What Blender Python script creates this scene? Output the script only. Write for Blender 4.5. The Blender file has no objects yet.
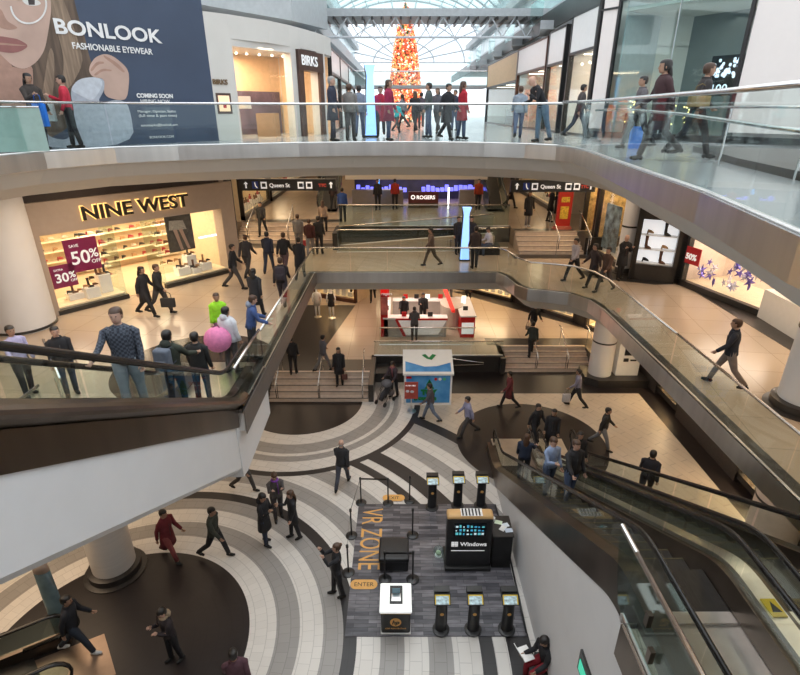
import bpy, bmesh, math, random
from mathutils import Vector, Matrix, noise
from math import sin, cos, tan, pi, radians, atan2, hypot, sqrt, ceil
random.seed(7)
SC = bpy.context.scene
COL = SC.collection
# ---------------------------------------------------------------- camera
PIT = radians(23.6); FL = 520.0; CZ = 11.2
cd = bpy.data.cameras.new('camera'); cam = bpy.data.objects.new('camera', cd); COL.objects.link(cam)
cam.location = (0, 0, CZ); cam.rotation_euler = (pi / 2 - PIT, 0, 0)
cd.sensor_fit = 'HORIZONTAL'; cd.sensor_width = 36; cd.lens = FL / 800 * 36; cd.clip_start = .05; cd.clip_end = 400
SC.camera = cam
# ---------------------------------------------------------------- world, exposure
W = bpy.data.worlds.new('overcast'); SC.world = W; W.use_nodes = True
nt = W.node_tree; nt.nodes.clear()
wo = nt.nodes.new('ShaderNodeOutputWorld'); wb = nt.nodes.new('ShaderNodeBackground')
tc = nt.nodes.new('ShaderNodeTexCoord'); nz = nt.nodes.new('ShaderNodeTexNoise'); nz.inputs['Scale'].default_value = 2.0
rp = nt.nodes.new('ShaderNodeValToRGB'); rp.color_ramp.elements[0].color = (.70, .83, .95, 1); rp.color_ramp.elements[1].color = (1, 1, 1, 1)
rp.color_ramp.elements[0].position = .3; rp.color_ramp.elements[1].position = .6
nt.links.new(tc.outputs['Generated'], nz.inputs['Vector']); nt.links.new(nz.outputs['Fac'], rp.inputs['Fac'])
nt.links.new(rp.outputs['Color'], wb.inputs['Color']); nt.links.new(wb.outputs['Background'], wo.inputs['Surface'])
wb.inputs['Strength'].default_value = 1.25
SC.view_settings.view_transform = 'Standard'; SC.view_settings.look = 'None'; SC.view_settings.gamma = 1
SC.view_settings.exposure = 0.66; SC.view_settings.use_curve_mapping = False
sl = bpy.data.lights.new('sun', 'SUN'); sl.energy = .7; sl.angle = radians(60); sl.color = (1, .98, .95)
so = bpy.data.objects.new('sun', sl); COL.objects.link(so); so.rotation_euler = (radians(-14), radians(6), 0); so.location = (0, 0, 30)

WARM = (1, .74, .5); NEUT = (1, .9, .8)
def area(x, y, z, sx, sy, power, col=WARM, rot=(0, 0, 0), parent=None, spread=pi):
    l = bpy.data.lights.new('ceiling_light', 'AREA'); l.shape = 'RECTANGLE'; l.size = sx; l.size_y = sy; l.energy = power * .78; l.color = col; l.spread = spread
    o = bpy.data.objects.new('ceiling_light', l); COL.objects.link(o); o.location = (x, y, z); o.rotation_euler = rot
    if parent: o.parent = parent; o.matrix_parent_inverse = pinv(parent)
    return o
# ceiling lamps of the middle floor (under the top floor) and of the lowest floor
for a in [(-8, 14.5, 9.1, 4, 5, 130), (-9.5, 8, 9.1, 4, 6, 90), (0, 22, 9.1, 9, 3, 110), (-5.5, 25, 9.1, 4, 5, 110), (8.5, 22, 9.1, 5, 5, 110),
          (9.4, 13, 9.1, 3.5, 9, 150), (9.4, 5, 9.1, 3.5, 6, 110), (0, 32, 9.1, 12, 8, 170), (0, 45, 9.1, 14, 12, 200)]: area(*a)
for a in [(0, 25.5, 4.0, 8, 4, 110), (-6, 24, 4.0, 4, 5, 60), (-7.5, 15, 3.5, 5, 8, 60), (9.3, 16, 4.0, 4, 8, 80), (9.4, 9, 4.0, 4, 5, 60), (8, 26, 4.0, 5, 5, 60),
          (0, 38, 4.0, 14, 12, 110), (-10, 9, 4.0, 3.5, 5, 130)]: area(*a)

# ---------------------------------------------------------------- helpers
def pray(u, v):
    a = (u - 400) / FL; b = (337.5 - v) / FL
    return Vector((a, cos(PIT) + b * sin(PIT), -sin(PIT) + b * cos(PIT)))
def P(u, v, z=0.0):
    d = pray(u, v); t = (z - CZ) / d.z
    return Vector((d.x * t, d.y * t, z))
def PP(u, v, p, n):                       # where the sight line of a photo point meets a real wall plane
    d = pray(u, v); o = Vector((0, 0, CZ)); n = Vector(n)
    return o + d * ((Vector(p) - o).dot(n) / d.dot(n))
MATS = {}
def mat(name, col, rough=.6, metal=0., var=.06, scale=6., bump=0., emit=0., ecol=None, stretch=None, spec=None):
    if name in MATS: return MATS[name]
    m = bpy.data.materials.new(name); m.use_nodes = True; t = m.node_tree; b = t.nodes['Principled BSDF']
    b.inputs['Roughness'].default_value = rough; b.inputs['Metallic'].default_value = metal
    if spec is not None: b.inputs['Specular IOR Level'].default_value = spec
    c = t.nodes.new('ShaderNodeTexCoord'); n = t.nodes.new('ShaderNodeTexNoise'); n.inputs['Scale'].default_value = scale; n.inputs['Detail'].default_value = 3
    mp = t.nodes.new('ShaderNodeMapping')
    if stretch: mp.inputs['Scale'].default_value = stretch
    t.links.new(c.outputs['Object'], mp.inputs['Vector']); t.links.new(mp.outputs['Vector'], n.inputs['Vector'])
    r = t.nodes.new('ShaderNodeValToRGB')
    r.color_ramp.elements[0].position = .3; r.color_ramp.elements[1].position = .7
    r.color_ramp.elements[0].color = tuple(max(0, x * (1 - var)) for x in col) + (1,)
    r.color_ramp.elements[1].color = tuple(min(1, x * (1 + var)) for x in col) + (1,)
    t.links.new(n.outputs['Fac'], r.inputs['Fac']); t.links.new(r.outputs['Color'], b.inputs['Base Color'])
    if bump:
        bp = t.nodes.new('ShaderNodeBump'); bp.inputs['Strength'].default_value = bump; bp.inputs['Distance'].default_value = .02
        t.links.new(n.outputs['Fac'], bp.inputs['Height']); t.links.new(bp.outputs['Normal'], b.inputs['Normal'])
    if emit:
        b.inputs['Emission Color'].default_value = tuple(ecol or col) + (1,); b.inputs['Emission Strength'].default_value = emit
    MATS[name] = m
    return m
def glass(name, tint=(.93, .97, .96), gl=.08, rough=.02):
    m = bpy.data.materials.new(name); m.use_nodes = True; t = m.node_tree; t.nodes.clear()
    o = t.nodes.new('ShaderNodeOutputMaterial'); a = t.nodes.new('ShaderNodeBsdfTransparent'); g = t.nodes.new('ShaderNodeBsdfGlossy'); x = t.nodes.new('ShaderNodeMixShader')
    f = t.nodes.new('ShaderNodeLayerWeight'); f.inputs['Blend'].default_value = .5; pw = t.nodes.new('ShaderNodeMath'); pw.operation = 'POWER'; pw.inputs[1].default_value = 4; ad = t.nodes.new('ShaderNodeMath'); ad.operation = 'MULTIPLY_ADD'; ad.inputs[1].default_value = .35; ad.inputs[2].default_value = gl; ad.use_clamp = True; t.links.new(f.outputs['Facing'], pw.inputs[0])
    nn = t.nodes.new('ShaderNodeTexNoise'); nn.inputs['Scale'].default_value = .7; mr = t.nodes.new('ShaderNodeMapRange'); mr.inputs['To Min'].default_value = rough; mr.inputs['To Max'].default_value = rough + .02
    t.links.new(nn.outputs['Fac'], mr.inputs['Value']); t.links.new(mr.outputs['Result'], g.inputs['Roughness'])
    a.inputs['Color'].default_value = tint + (1,); g.inputs['Color'].default_value = (.9, .95, .95, 1)
    t.links.new(pw.outputs[0], ad.inputs[0]); t.links.new(ad.outputs['Value'], x.inputs['Fac']); t.links.new(a.outputs['BSDF'], x.inputs[1]); t.links.new(g.outputs['BSDF'], x.inputs[2])
    t.links.new(x.outputs['Shader'], o.inputs['Surface']); MATS[name] = m
    return m
GL = glass('clear_glass', (.90, .945, .935), .035); GLT = glass('green_glass', (.82, .91, .90), .05); GLR = glass('roof_glass', (.97, .98, .98), .0); GLS = glass('shop_glass', (.97, .98, .98), .015)

def tile_mat(name, base, joint, bw=.6, bh=.6, rough=.25, rot=0., var=.04, disc=None, spec=.5, offset=0.):
    m = bpy.data.materials.new(name); m.use_nodes = True; t = m.node_tree; b = t.nodes['Principled BSDF']; b.inputs['Roughness'].default_value = rough
    b.inputs['Specular IOR Level'].default_value = spec
    c = t.nodes.new('ShaderNodeNewGeometry'); mp = t.nodes.new('ShaderNodeMapping'); mp.inputs['Rotation'].default_value = (0, 0, rot)
    k = t.nodes.new('ShaderNodeTexBrick'); k.offset = offset; k.inputs['Scale'].default_value = 1; k.inputs['Brick Width'].default_value = bw; k.inputs['Row Height'].default_value = bh
    k.inputs['Mortar Size'].default_value = .006; k.inputs['Color1'].default_value = tuple(x * (1 - var) for x in base) + (1,); k.inputs['Color2'].default_value = tuple(min(1, x * (1 + var)) for x in base) + (1,)
    k.inputs['Mortar'].default_value = tuple(joint) + (1,)
    t.links.new(c.outputs['Position'], mp.inputs['Vector']); t.links.new(mp.outputs['Vector'], k.inputs['Vector'])
    out = k.outputs['Color']
    for (cx, cy, r, dc) in (disc or []):
        vd = t.nodes.new('ShaderNodeVectorMath'); vd.operation = 'DISTANCE'; sp = t.nodes.new('ShaderNodeSeparateXYZ'); cb = t.nodes.new('ShaderNodeCombineXYZ')
        t.links.new(c.outputs['Position'], sp.inputs[0]); t.links.new(sp.outputs[0], cb.inputs[0]); t.links.new(sp.outputs[1], cb.inputs[1]); t.links.new(cb.outputs[0], vd.inputs[0]); vd.inputs[1].default_value = (cx, cy, 0)
        lt = t.nodes.new('ShaderNodeMath'); lt.operation = 'LESS_THAN'; lt.inputs[1].default_value = r; t.links.new(vd.outputs['Value'], lt.inputs[0])
        mx = t.nodes.new('ShaderNodeMix'); mx.data_type = 'RGBA'; t.links.new(lt.outputs[0], mx.inputs['Factor']); t.links.new(out, mx.inputs[6]); mx.inputs[7].default_value = tuple(dc) + (1,)
        out = mx.outputs[2]
    t.links.new(out, b.inputs['Base Color']); MATS[name] = m
    return m

class MB:
    def __init__(s): s.v = []; s.f = []; s.m = []; s.mi = 0
    def add(s, vs, fs):
        n = len(s.v); s.v += [Vector(x) for x in vs]
        for f in fs: s.f.append([i + n for i in f]); s.m.append(s.mi)
        return s
    def box(s, x0, x1, y0, y1, z0, z1):
        return s.add([(x, y, z) for z in (z0, z1) for x, y in ((x0, y0), (x1, y0), (x1, y1), (x0, y1))], [(3, 2, 1, 0), (4, 5, 6, 7), (0, 1, 5, 4), (1, 2, 6, 5), (2, 3, 7, 6), (3, 0, 4, 7)])
    def fbox(s, F, a0, a1, b0, b1, z0, z1):        # box in the frame F of a wall
        return s.add([F(a, b, z) for z in (z0, z1) for a, b in ((a0, b0), (a1, b0), (a1, b1), (a0, b1))], [(3, 2, 1, 0), (4, 5, 6, 7), (0, 1, 5, 4), (1, 2, 6, 5), (2, 3, 7, 6), (3, 0, 4, 7)])
    def prism(s, poly, vec):                        # any planar polygon pushed along vec
        n = len(poly); vec = Vector(vec); a = [Vector(p) for p in poly]
        return s.add(a + [p + vec for p in a], [list(range(n))[::-1], list(range(n, 2 * n))] + [(i, (i + 1) % n, n + (i + 1) % n, n + i) for i in range(n)])
    def face(s, pts): return s.add(pts, [list(range(len(pts)))])
    def tube(s, pts, r, seg=8, flat=1.0, cap=True, up=None):
        pts = [Vector(p) for p in pts]; n = len(pts); rs = r if isinstance(r, (list, tuple)) else [r] * n
        vs = []; prev = None
        for i, p in enumerate(pts):
            d = (pts[min(i + 1, n - 1)] - pts[max(i - 1, 0)]).normalized()
            if prev is None:
                ref = Vector(up) if up else (Vector((0, 0, 1)) if abs(d.z) < .9 else Vector((1, 0, 0)))
                x = d.cross(ref).normalized()
            else: x = (prev - d * prev.dot(d)).normalized()
            prev = x; y = d.cross(x)
            for k in range(seg):
                a = 2 * pi * k / seg; vs.append(p + x * (cos(a) * rs[i]) + y * (sin(a) * rs[i] * flat))
        fs = [(i * seg + k, i * seg + (k + 1) % seg, (i + 1) * seg + (k + 1) % seg, (i + 1) * seg + k) for i in range(n - 1) for k in range(seg)]
        if cap: fs += [list(range(seg))[::-1], list(range((n - 1) * seg, n * seg))]
        return s.add(vs, fs)
    def lathe(s, prof, c=(0, 0, 0), seg=24):        # prof of (r, z)
        c = Vector(c); vs = []
        for r, z in prof: vs += [c + Vector((r * cos(2 * pi * k / seg), r * sin(2 * pi * k / seg), z)) for k in range(seg)]
        fs = [(i * seg + k, i * seg + (k + 1) % seg, (i + 1) * seg + (k + 1) % seg, (i + 1) * seg + k) for i in range(len(prof) - 1) for k in range(seg)]
        n = len(prof)
        if prof[0][0] > 1e-4: fs.append(list(range(seg))[::-1])
        if prof[-1][0] > 1e-4: fs.append(list(range((n - 1) * seg, n * seg)))
        return s.add(vs, fs)
    def rings(s, rr, seg=12, cap=True):             # rr of (cx, cy, z, rx, ry)
        vs = []
        for (cx, cy, z, rx, ry) in rr: vs += [(cx + rx * cos(2 * pi * k / seg), cy + ry * sin(2 * pi * k / seg), z) for k in range(seg)]
        fs = [(i * seg + k, i * seg + (k + 1) % seg, (i + 1) * seg + (k + 1) % seg, (i + 1) * seg + k) for i in range(len(rr) - 1) for k in range(seg)]
        if cap: fs += [list(range(seg))[::-1], list(range((len(rr) - 1) * seg, len(rr) * seg))]
        return s.add(vs, fs)
    def ball(s, c, rx, ry, rz, seg=10, rn=7):
        c = Vector(c); vs = []
        for i in range(rn + 1):
            t = pi * i / rn
            for k in range(seg): vs.append(c + Vector((rx * max(sin(t), .02) * cos(2 * pi * k / seg), ry * max(sin(t), .02) * sin(2 * pi * k / seg), -rz * cos(t))))
        fs = [(i * seg + k, i * seg + (k + 1) % seg, (i + 1) * seg + (k + 1) % seg, (i + 1) * seg + k) for i in range(rn) for k in range(seg)]
        return s.add(vs, fs + [list(range(seg))[::-1], list(range(rn * seg, (rn + 1) * seg))])
    def xf(s, M):
        s.v = [M @ v for v in s.v]; return s
    def build(s, name, m, parent=None, smooth=False, world=False):
        me = bpy.data.meshes.new(name); me.from_pydata([tuple(v) for v in s.v], [], s.f)
        for q in (m if isinstance(m, (list, tuple)) else [m]): me.materials.append(q)
        if max(s.m, default=0): me.polygons.foreach_set('material_index', s.m)
        if smooth: me.polygons.foreach_set('use_smooth', [True] * len(s.f))
        me.update(); o = bpy.data.objects.new(name, me); COL.objects.link(o)
        if smooth == 'auto':
            try: me.set_sharp_from_angle(angle=radians(35))
            except Exception: pass
        if parent:
            o.parent = parent
            if world: o.matrix_parent_inverse = pinv(parent)
        return o
def pinv(r):
    M = (Matrix.Translation(r.location) @ r.rotation_euler.to_matrix().to_4x4()).inverted()
    if r.parent: M = (Matrix.Translation(r.location) @ r.rotation_euler.to_matrix().to_4x4()).inverted()
    return M
def tag(o, label, cat, group=None):
    o['label'] = label; o['category'] = cat
    if group: o['group'] = group
    return o
def thing(name, label, cat, loc=(0, 0, 0), rz=0., group=None):
    o = bpy.data.objects.new(name, None); COL.objects.link(o); o.location = loc; o.rotation_euler = (0, 0, rz); o.empty_display_size = .2
    return tag(o, label, cat, group)
def struct(o): o['kind'] = 'structure'; return o
def frame(p0, p1, inward=1):                        # wall frame: a along p0->p1, b into the shop, z up
    p0 = Vector((p0[0], p0[1], 0)); d = (Vector((p1[0], p1[1], 0)) - p0); L = d.length; d.normalize()
    n = Vector((-d.y, d.x, 0)) * inward
    f = lambda a, b, z: p0 + d * a + n * b + Vector((0, 0, z))
    f.L = L; f.d = d; f.n = n; f.p = p0
    return f
def text(body, size, m, o, right, up, parent=None, name='lettering', ext=.008, align='LEFT', world=True, squeeze=1.0, bold=0.):
    cu = bpy.data.curves.new('t', 'FONT'); cu.body = body; cu.size = size; cu.extrude = ext; cu.align_x = align; cu.resolution_u = 4; cu.offset = bold
    ob = bpy.data.objects.new('t', cu); COL.objects.link(ob)
    me = bpy.data.meshes.new_from_object(ob.evaluated_get(bpy.context.evaluated_depsgraph_get()))
    bpy.data.objects.remove(ob); bpy.data.curves.remove(cu)
    r = Vector(right).normalized(); u = Vector(up).normalized(); n = r.cross(u)
    M = Matrix.Translation(Vector(o)) @ Matrix((r, u, n)).transposed().to_4x4() @ Matrix.Diagonal((squeeze, 1, 1, 1))
    me.transform(M); me.materials.clear(); me.materials.append(m); me.name = name
    x = bpy.data.objects.new(name, me); COL.objects.link(x)
    if parent:
        x.parent = parent
        if world: x.matrix_parent_inverse = pinv(parent)
    return x
def offs(path, d, closed=True):                     # offset to the right-hand side
    n = len(path); out = []
    for i in range(n):
        a = Vector(path[(i - 1) % n]) if closed or i else None; b = Vector(path[i]); c = Vector(path[(i + 1) % n]) if closed or i < n - 1 else None
        d1 = (b - a).normalized() if a is not None else (c - b).normalized(); d2 = (c - b).normalized() if c is not None else d1
        n1 = Vector((d1.y, -d1.x)); n2 = Vector((d2.y, -d2.x)); m = (n1 + n2)
        m = m / max(.3, m.length_squared) * 2 if m.length > .1 else n1
        out.append(b + m * d * .5 * 1.0 if False else b + m * d)
    return out

# ---------------------------------------------------------------- materials
m_white = mat('white_plaster', (.74, .74, .75), .55, var=.02, scale=2)
m_cream = mat('cream_soffit', (.62, .60, .56), .6, var=.02, scale=2)
m_steel = mat('brushed_steel', (.78, .76, .74), .3, 1., var=.08, scale=3, stretch=(1, 1, .1))
m_rail = mat('rail_steel', (.72, .72, .72), .22, 1., var=.04)
m_bronze = mat('bronze_metal', (.16, .125, .10), .28, .9, var=.25, scale=1.2, stretch=(1, 1, .2))
m_hand = mat('black_rubber', (.02, .018, .017), .25, var=.2)
m_black = mat('black_paint', (.02, .02, .021), .35, var=.2)
m_dark = mat('dark_stone', (.032, .028, .026), .3, var=.2, scale=20)
m_darkm = mat('dark_metal', (.06, .06, .06), .35, .7, var=.1)
m_tread = mat('escalator_tread', (.07, .065, .062), .4, .8, var=.3, scale=30, stretch=(10, .2, 1))
m_yellow = mat('safety_yellow', (.8, .55, .03), .5)
m_wood = mat('dark_wood', (.09, .035, .02), .4, var=.3, scale=4, stretch=(1, 1, .15))
m_shopw = mat('shop_wall', (.75, .62, .42), .6)
m_lamp = mat('lamp_panel', (1, .93, .82), .5, emit=3.0, ecol=(1, .88, .7))
m_lampw = mat('lamp_panel_white', (1, 1, 1), .5, emit=2.2, ecol=(1, .96, .92))
m_orange = mat('orange_print', (.78, .42, .12), .5)
m_letw = mat('white_letter', (.9, .9, .9), .5, emit=.25)
m_white2 = mat('white_gloss', (.85, .85, .84), .25, var=.02)
m_tileL2 = tile_mat('limestone_tiles', (.50, .40, .31), (.26, .2, .15), 1.2, 1.2, .22, radians(8), disc=[(-5.35, 12.3, 2.1, (.05, .035, .03))])
m_tileL3 = tile_mat('pale_tiles', (.36, .37, .38), (.35, .35, .35), 1.0, 1.0, .18)
m_tile1b = tile_mat('beige_tiles', (.52, .42, .33), (.26, .2, .15), 1.2, 1.2, .22)

# lowest floor: rings of cream, grey and dark stone round three centres
def ring_floor():
    m = bpy.data.materials.new('ring_pattern_stone'); m.use_nodes = True; t = m.node_tree; b = t.nodes['Principled BSDF']; N = t.nodes.new; Lk = t.links.new
    g = N('ShaderNodeNewGeometry'); sp = N('ShaderNodeSeparateXYZ'); cb = N('ShaderNodeCombineXYZ'); Lk(g.outputs['Position'], sp.inputs[0]); Lk(sp.outputs[0], cb.inputs[0]); Lk(sp.outputs[1], cb.inputs[1])
    def dist(cx, cy):
        d = N('ShaderNodeVectorMath'); d.operation = 'DISTANCE'; Lk(cb.outputs[0], d.inputs[0]); d.inputs[1].default_value = (cx, cy, 0); return d.outputs['Value']
    def ramp(src, R, stops):
        dv = N('ShaderNodeMath'); dv.operation = 'DIVIDE'; dv.inputs[1].default_value = R; Lk(src, dv.inputs[0])
        r = N('ShaderNodeValToRGB'); r.color_ramp.interpolation = 'CONSTANT'; e = r.color_ramp.elements
        while len(e) > 1: e.remove(e[-1])
        e[0].position = 0; e[0].color = C[stops[0][1]]
        for p, c in stops[1:]:
            q = e.new(p / R); q.color = C[c]
        Lk(dv.outputs[0], r.inputs['Fac']); return r.outputs['Color']
    def lt(src, v):
        x = N('ShaderNodeMath'); x.operation = 'LESS_THAN'; x.inputs[1].default_value = v; Lk(src, x.inputs[0]); return x.outputs[0]
    def mix(f, a, c):
        x = N('ShaderNodeMix'); x.data_type = 'RGBA'; Lk(f, x.inputs['Factor']); Lk(a, x.inputs[6]); Lk(c, x.inputs[7]); return x.outputs[2]
    C = {'d': (.020, .015, .015, 1), 'c': (.72, .69, .65, 1), 'g': (.34, .325, .31, 1), 'b': (.56, .48, .39, 1), 'k': (.028, .025, .026, 1)}
    rA = dist(-6.38, 7.9); rB = dist(-4.0, 18.9); rC = dist(4.82, 16.02)
    A = ramp(rA, 20, [(0, 'd'), (2.88, 'c'), (3.51, 'g'), (4.03, 'c'), (4.56, 'g'), (5.04, 'k'), (5.34, 'c'), (5.89, 'g'), (6.45, 'c'), (6.99, 'g'), (7.56, 'c'), (8.13, 'k'), (8.49, 'c'), (8.78, 'k'), (9.34, 'c'), (9.9, 'g'), (10.45, 'c'), (11.0, 'g'), (11.58, 'k'), (12.05, 'b')])
    B = ramp(rB, 20, [(0, 'd'), (2.4, 'c'), (3.04, 'g'), (3.52, 'c'), (3.72, 'g'), (4.02, 'c'), (4.55, 'k')])
    Cr = ramp(rC, 20, [(0, 'd')])
    # tile joints follow the rings
    at = N('ShaderNodeVectorMath'); at.operation = 'SUBTRACT'; Lk(cb.outputs[0], at.inputs[0]); at.inputs[1].default_value = (-6.38, 7.9, 0)
    s2 = N('ShaderNodeSeparateXYZ'); Lk(at.outputs[0], s2.inputs[0]); an = N('ShaderNodeMath'); an.operation = 'ARCTAN2'; Lk(s2.outputs[1], an.inputs[0]); Lk(s2.outputs[0], an.inputs[1])
    am = N('ShaderNodeMath'); am.operation = 'MULTIPLY'; am.inputs[1].default_value = 8; Lk(an.outputs[0], am.inputs[0])
    c2 = N('ShaderNodeCombineXYZ'); Lk(am.outputs[0], c2.inputs[0]); Lk(rA, c2.inputs[1])
    k = N('ShaderNodeTexBrick'); k.inputs['Scale'].default_value = 1; k.inputs['Brick Width'].default_value = .5; k.inputs['Row Height'].default_value = .275; k.inputs['Mortar Size'].default_value = .008
    k.inputs['Color1'].default_value = (1, 1, 1, 1); k.inputs['Color2'].default_value = (.93, .93, .93, 1); k.inputs['Mortar'].default_value = (.72, .72, .72, 1); Lk(c2.outputs[0], k.inputs['Vector'])
    col = mix(lt(rC, 2.72), A, Cr); col = mix(lt(rB, 4.85), col, B)
    # beyond the pattern, dark border strip before the stairs
    gy = N('ShaderNodeMath'); gy.operation = 'GREATER_THAN'; gy.inputs[1].default_value = 19.6; Lk(sp.outputs[1], gy.inputs[0]); gx = N('ShaderNodeMath'); gx.operation = 'GREATER_THAN'; gx.inputs[1].default_value = .2; Lk(sp.outputs[0], gx.inputs[0])
    an2 = N('ShaderNodeMath'); an2.operation = 'MULTIPLY'; Lk(gy.outputs[0], an2.inputs[0]); Lk(gx.outputs[0], an2.inputs[1]); col = mix(an2.outputs[0], col, Cr)
    gr = N('ShaderNodeMath'); gr.operation = 'GREATER_THAN'; gr.inputs[1].default_value = 10.3; Lk(sp.outputs[0], gr.inputs[0]); col = mix(gr.outputs[0], col, Cr)
    mu = N('ShaderNodeMix'); mu.data_type = 'RGBA'; mu.blend_type = 'MULTIPLY'; mu.inputs['Factor'].default_value = 1; Lk(col, mu.inputs[6]); Lk(k.outputs['Color'], mu.inputs[7])
    Lk(mu.outputs[2], b.inputs['Base Color']); b.inputs['Roughness'].default_value = .35
    return m
m_ring = ring_floor()

# ---------------------------------------------------------------- structure
# floors
struct(MB().box(-16, 12.2, -6, 24, -.3, 0).build('floor', m_ring))
b = MB(); b.prism([(-16, 20.2, 0), (-1.3, 20.2, 0), (-1.3, 21.8, 0), (4.85, 21.8, 0), (4.85, 22.9, 0), (12.2, 22.9, 0), (12.2, 70, 0), (-16, 70, 0)], (0, 0, .8))
struct(b.build('floor', [m_tile1b]))
L3V = [(-5.6, .9), (-8.5, .9), (-8.6, 8), (-8.6, 11.6), (-8.35, 12.9), (-7.4, 14.3), (-6.1, 15.15), (-4.5, 15.8), (-3, 16.4), (-1.4, 16.75), (0, 16.85), (1.3, 16.75), (2.5, 16.4), (3.6, 15.9), (4.3, 15.2), (4.5, 14.2), (4.45, 13), (4.2, 11.2), (3.6, 6.4), (3.1, 4), (2.9, 1.5), (2.9, -.3), (-3.3, -.3), (-3.3, .9)]
L2V = [(-3.5, 9.9), (-3.5, 20.8), (4.0, 20.8), (4.25, 20.3), (4.45, 19.2), (4.8, 18.6), (5.5, 18.4), (6.2, 18.1), (6.7, 17.4), (6.85, 16.5), (6.85, 4.7), (2.95, 4.7), (2.95, -1), (-7.3, -1), (-7.3, 9.4), (-5.5, 9.5), (-5.5, 9.9)]
def ring_slab(V, c, z, R, m, nm, down=False):
    c = Vector(c); n = len(V); o = [c + (Vector(p) - c).normalized() * R for p in V]
    # break wide gaps so that the outer edge stays round
    b = MB(); vs = []
    for i in range(n):
        for k in range(4):
            p = Vector(V[i]).lerp(Vector(V[(i + 1) % n]), k / 4); q = c + (p - c).normalized() * R
            vs += [(p.x, p.y, z), (q.x, q.y, z)]
    N = len(vs) // 2; b.add(vs, [((2 * i, 2 * i + 1, (2 * i + 3) % (2 * N), (2 * i + 2) % (2 * N)) if down else ((2 * i + 2) % (2 * N), (2 * i + 3) % (2 * N), 2 * i + 1, 2 * i)) for i in range(N)])
    return struct(b.build(nm, m))
def area2(V): return sum(V[i][0] * V[(i + 1) % len(V)][1] - V[(i + 1) % len(V)][0] * V[i][1] for i in range(len(V)))
def sweep(V, prof, m, nm, closed=True):             # prof of (outward offset from the void, z)
    sgn = -1 if area2(V) < 0 else 1                 # outward = away from the void
    rows = [offs(V, d * sgn if d else 0, closed) for d, z in prof]
    b = MB(); n = len(V); vs = []
    for r, (d, z) in zip(rows, prof): vs += [(p.x, p.y, z) for p in r]
    K = n if closed else n - 1
    b.add(vs, [(j * n + i, j * n + (i + 1) % n, (j + 1) * n + (i + 1) % n, (j + 1) * n + i) for j in range(len(prof) - 1) for i in range(K)])
    return b.build(nm, m)
ring_slab(L3V, (-2.5, 8), 10.3, 90, m_tileL3, 'floor')
struct(sweep(L3V, [(0, 10.3), (0, 9.93), (.12, 9.9)], m_steel, 'trim_top_floor_edge'))
struct(sweep(L3V, [(.10, 9.92), (.45, 9.55), (1.0, 9.25)], m_cream, 'ceiling'))
def inner(V, d):
    sgn = -1 if area2(V) < 0 else 1
    return [tuple(p) for p in offs(V, d * sgn)]
ring_slab(inner(L3V, 1.0), (-2.5, 8), 9.25, 90, m_cream, 'ceiling', True)
ring_slab(L2V, (0, 9), 5.0, 90, m_tileL2, 'floor')
struct(sweep(L2V, [(-.03, 5.06), (-.03, 4.6), (.1, 4.56)], m_steel, 'trim_middle_floor_edge'))
struct(sweep(L2V, [(.10, 4.58), (.5, 4.15), (.8, 4.1)], m_cream, 'ceiling'))
ring_slab(inner(L2V, .8), (0, 9), 4.1, 90, m_cream, 'ceiling', True)
# dark stone border along the middle floor's edge and the shop fronts
def border(V, d0, d1, z, i0, i1, nm):
    sgn = -1 if area2(V) < 0 else 1; a = offs(V, d0 * sgn); c = offs(V, d1 * sgn); bb = MB()
    for i in range(i0, i1): bb.add([(a[i].x, a[i].y, z), (a[i + 1].x, a[i + 1].y, z), (c[i + 1].x, c[i + 1].y, z), (c[i].x, c[i].y, z)], [(3, 2, 1, 0)])
    return struct(bb.build(nm, m_dark))
border(L2V, .02, .38, 5.006, 9, 10, 'trim_stone_border')
border(L2V, .02, .3, 5.006, 0, 9, 'trim_stone_border')
struct(MB().prism([(9.9, 19.3, 5.0), (11.0, 19.4, 5.0), (11.0, 5, 5.0), (12.1, 5, 5), (12.1, 21.2, 5), (7.6, 21.2, 5), (7.6, 20.3, 5)], (0, 0, .007)).build('trim_stone_border', m_dark))
# raised back parts of the middle floor
b = MB(); b.prism([(-16, 27.6, 5), (-3.15, 27.6, 5), (-3.15, 26.6, 5), (5.6, 26.6, 5), (5.6, 25.4, 5), (16, 25.4, 5), (16, 70, 5), (-16, 70, 5)], (0, 0, .8)); struct(b.build('floor', m_tileL2))
# outer walls
struct(MB().box(-16.3, -16, -6, 70, -.3, 10.2).build('wall_left', m_shopw))
struct(MB().box(-16, 16, 62, 62.3, 0, 10.2).build('wall_back', mat('brown_wall', (.25, .18, .12), .6)))
m_side = mat('stone_wall', (.42, .36, .30), .5)
struct(MB().box(12.2, 12.5, -6, 70, -.3, 4.1).build('wall_right', m_side))
struct(MB().box(-16, 12.2, -6.3, -6, -.3, 20).build('wall_near', m_white))
# stairs ---------------------------------------------------------
m_step = mat('stair_stone', (.60, .50, .42), .4, var=.08)
def stairs(x0, x1, y0, z0, n, rise, tread, nm='trim_stairs'):
    b = MB(); c = MB()
    for i in range(n): b.box(x0, x1, y0 + i * tread, y0 + n * tread + .05, z0 + i * rise, z0 + (i + 1) * rise); c.box(x0, x1, y0 + i * tread - .004, y0 + i * tread + .05, z0 + (i + 1) * rise - .005, z0 + (i + 1) * rise + .004)
    struct(b.build(nm, m_step)); struct(c.build('trim_stair_nosing', m_dark))
stairs(-5.5, -1.32, 18.9, 0, 5, .16, .27)
stairs(4.85, 8.9, 21.6, 0, 5, .16, .27)
stairs(-8.3, -3.2, 26.1, 5, 5, .16, .32)
stairs(5.6, 8.6, 23.9, 5, 5, .16, .31)
b = MB(); b.box(-8, -1.3, 20.21, 21.3, .8, .806); b.box(4.2, 10.5, 22.91, 23.7, .8, .806)
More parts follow.
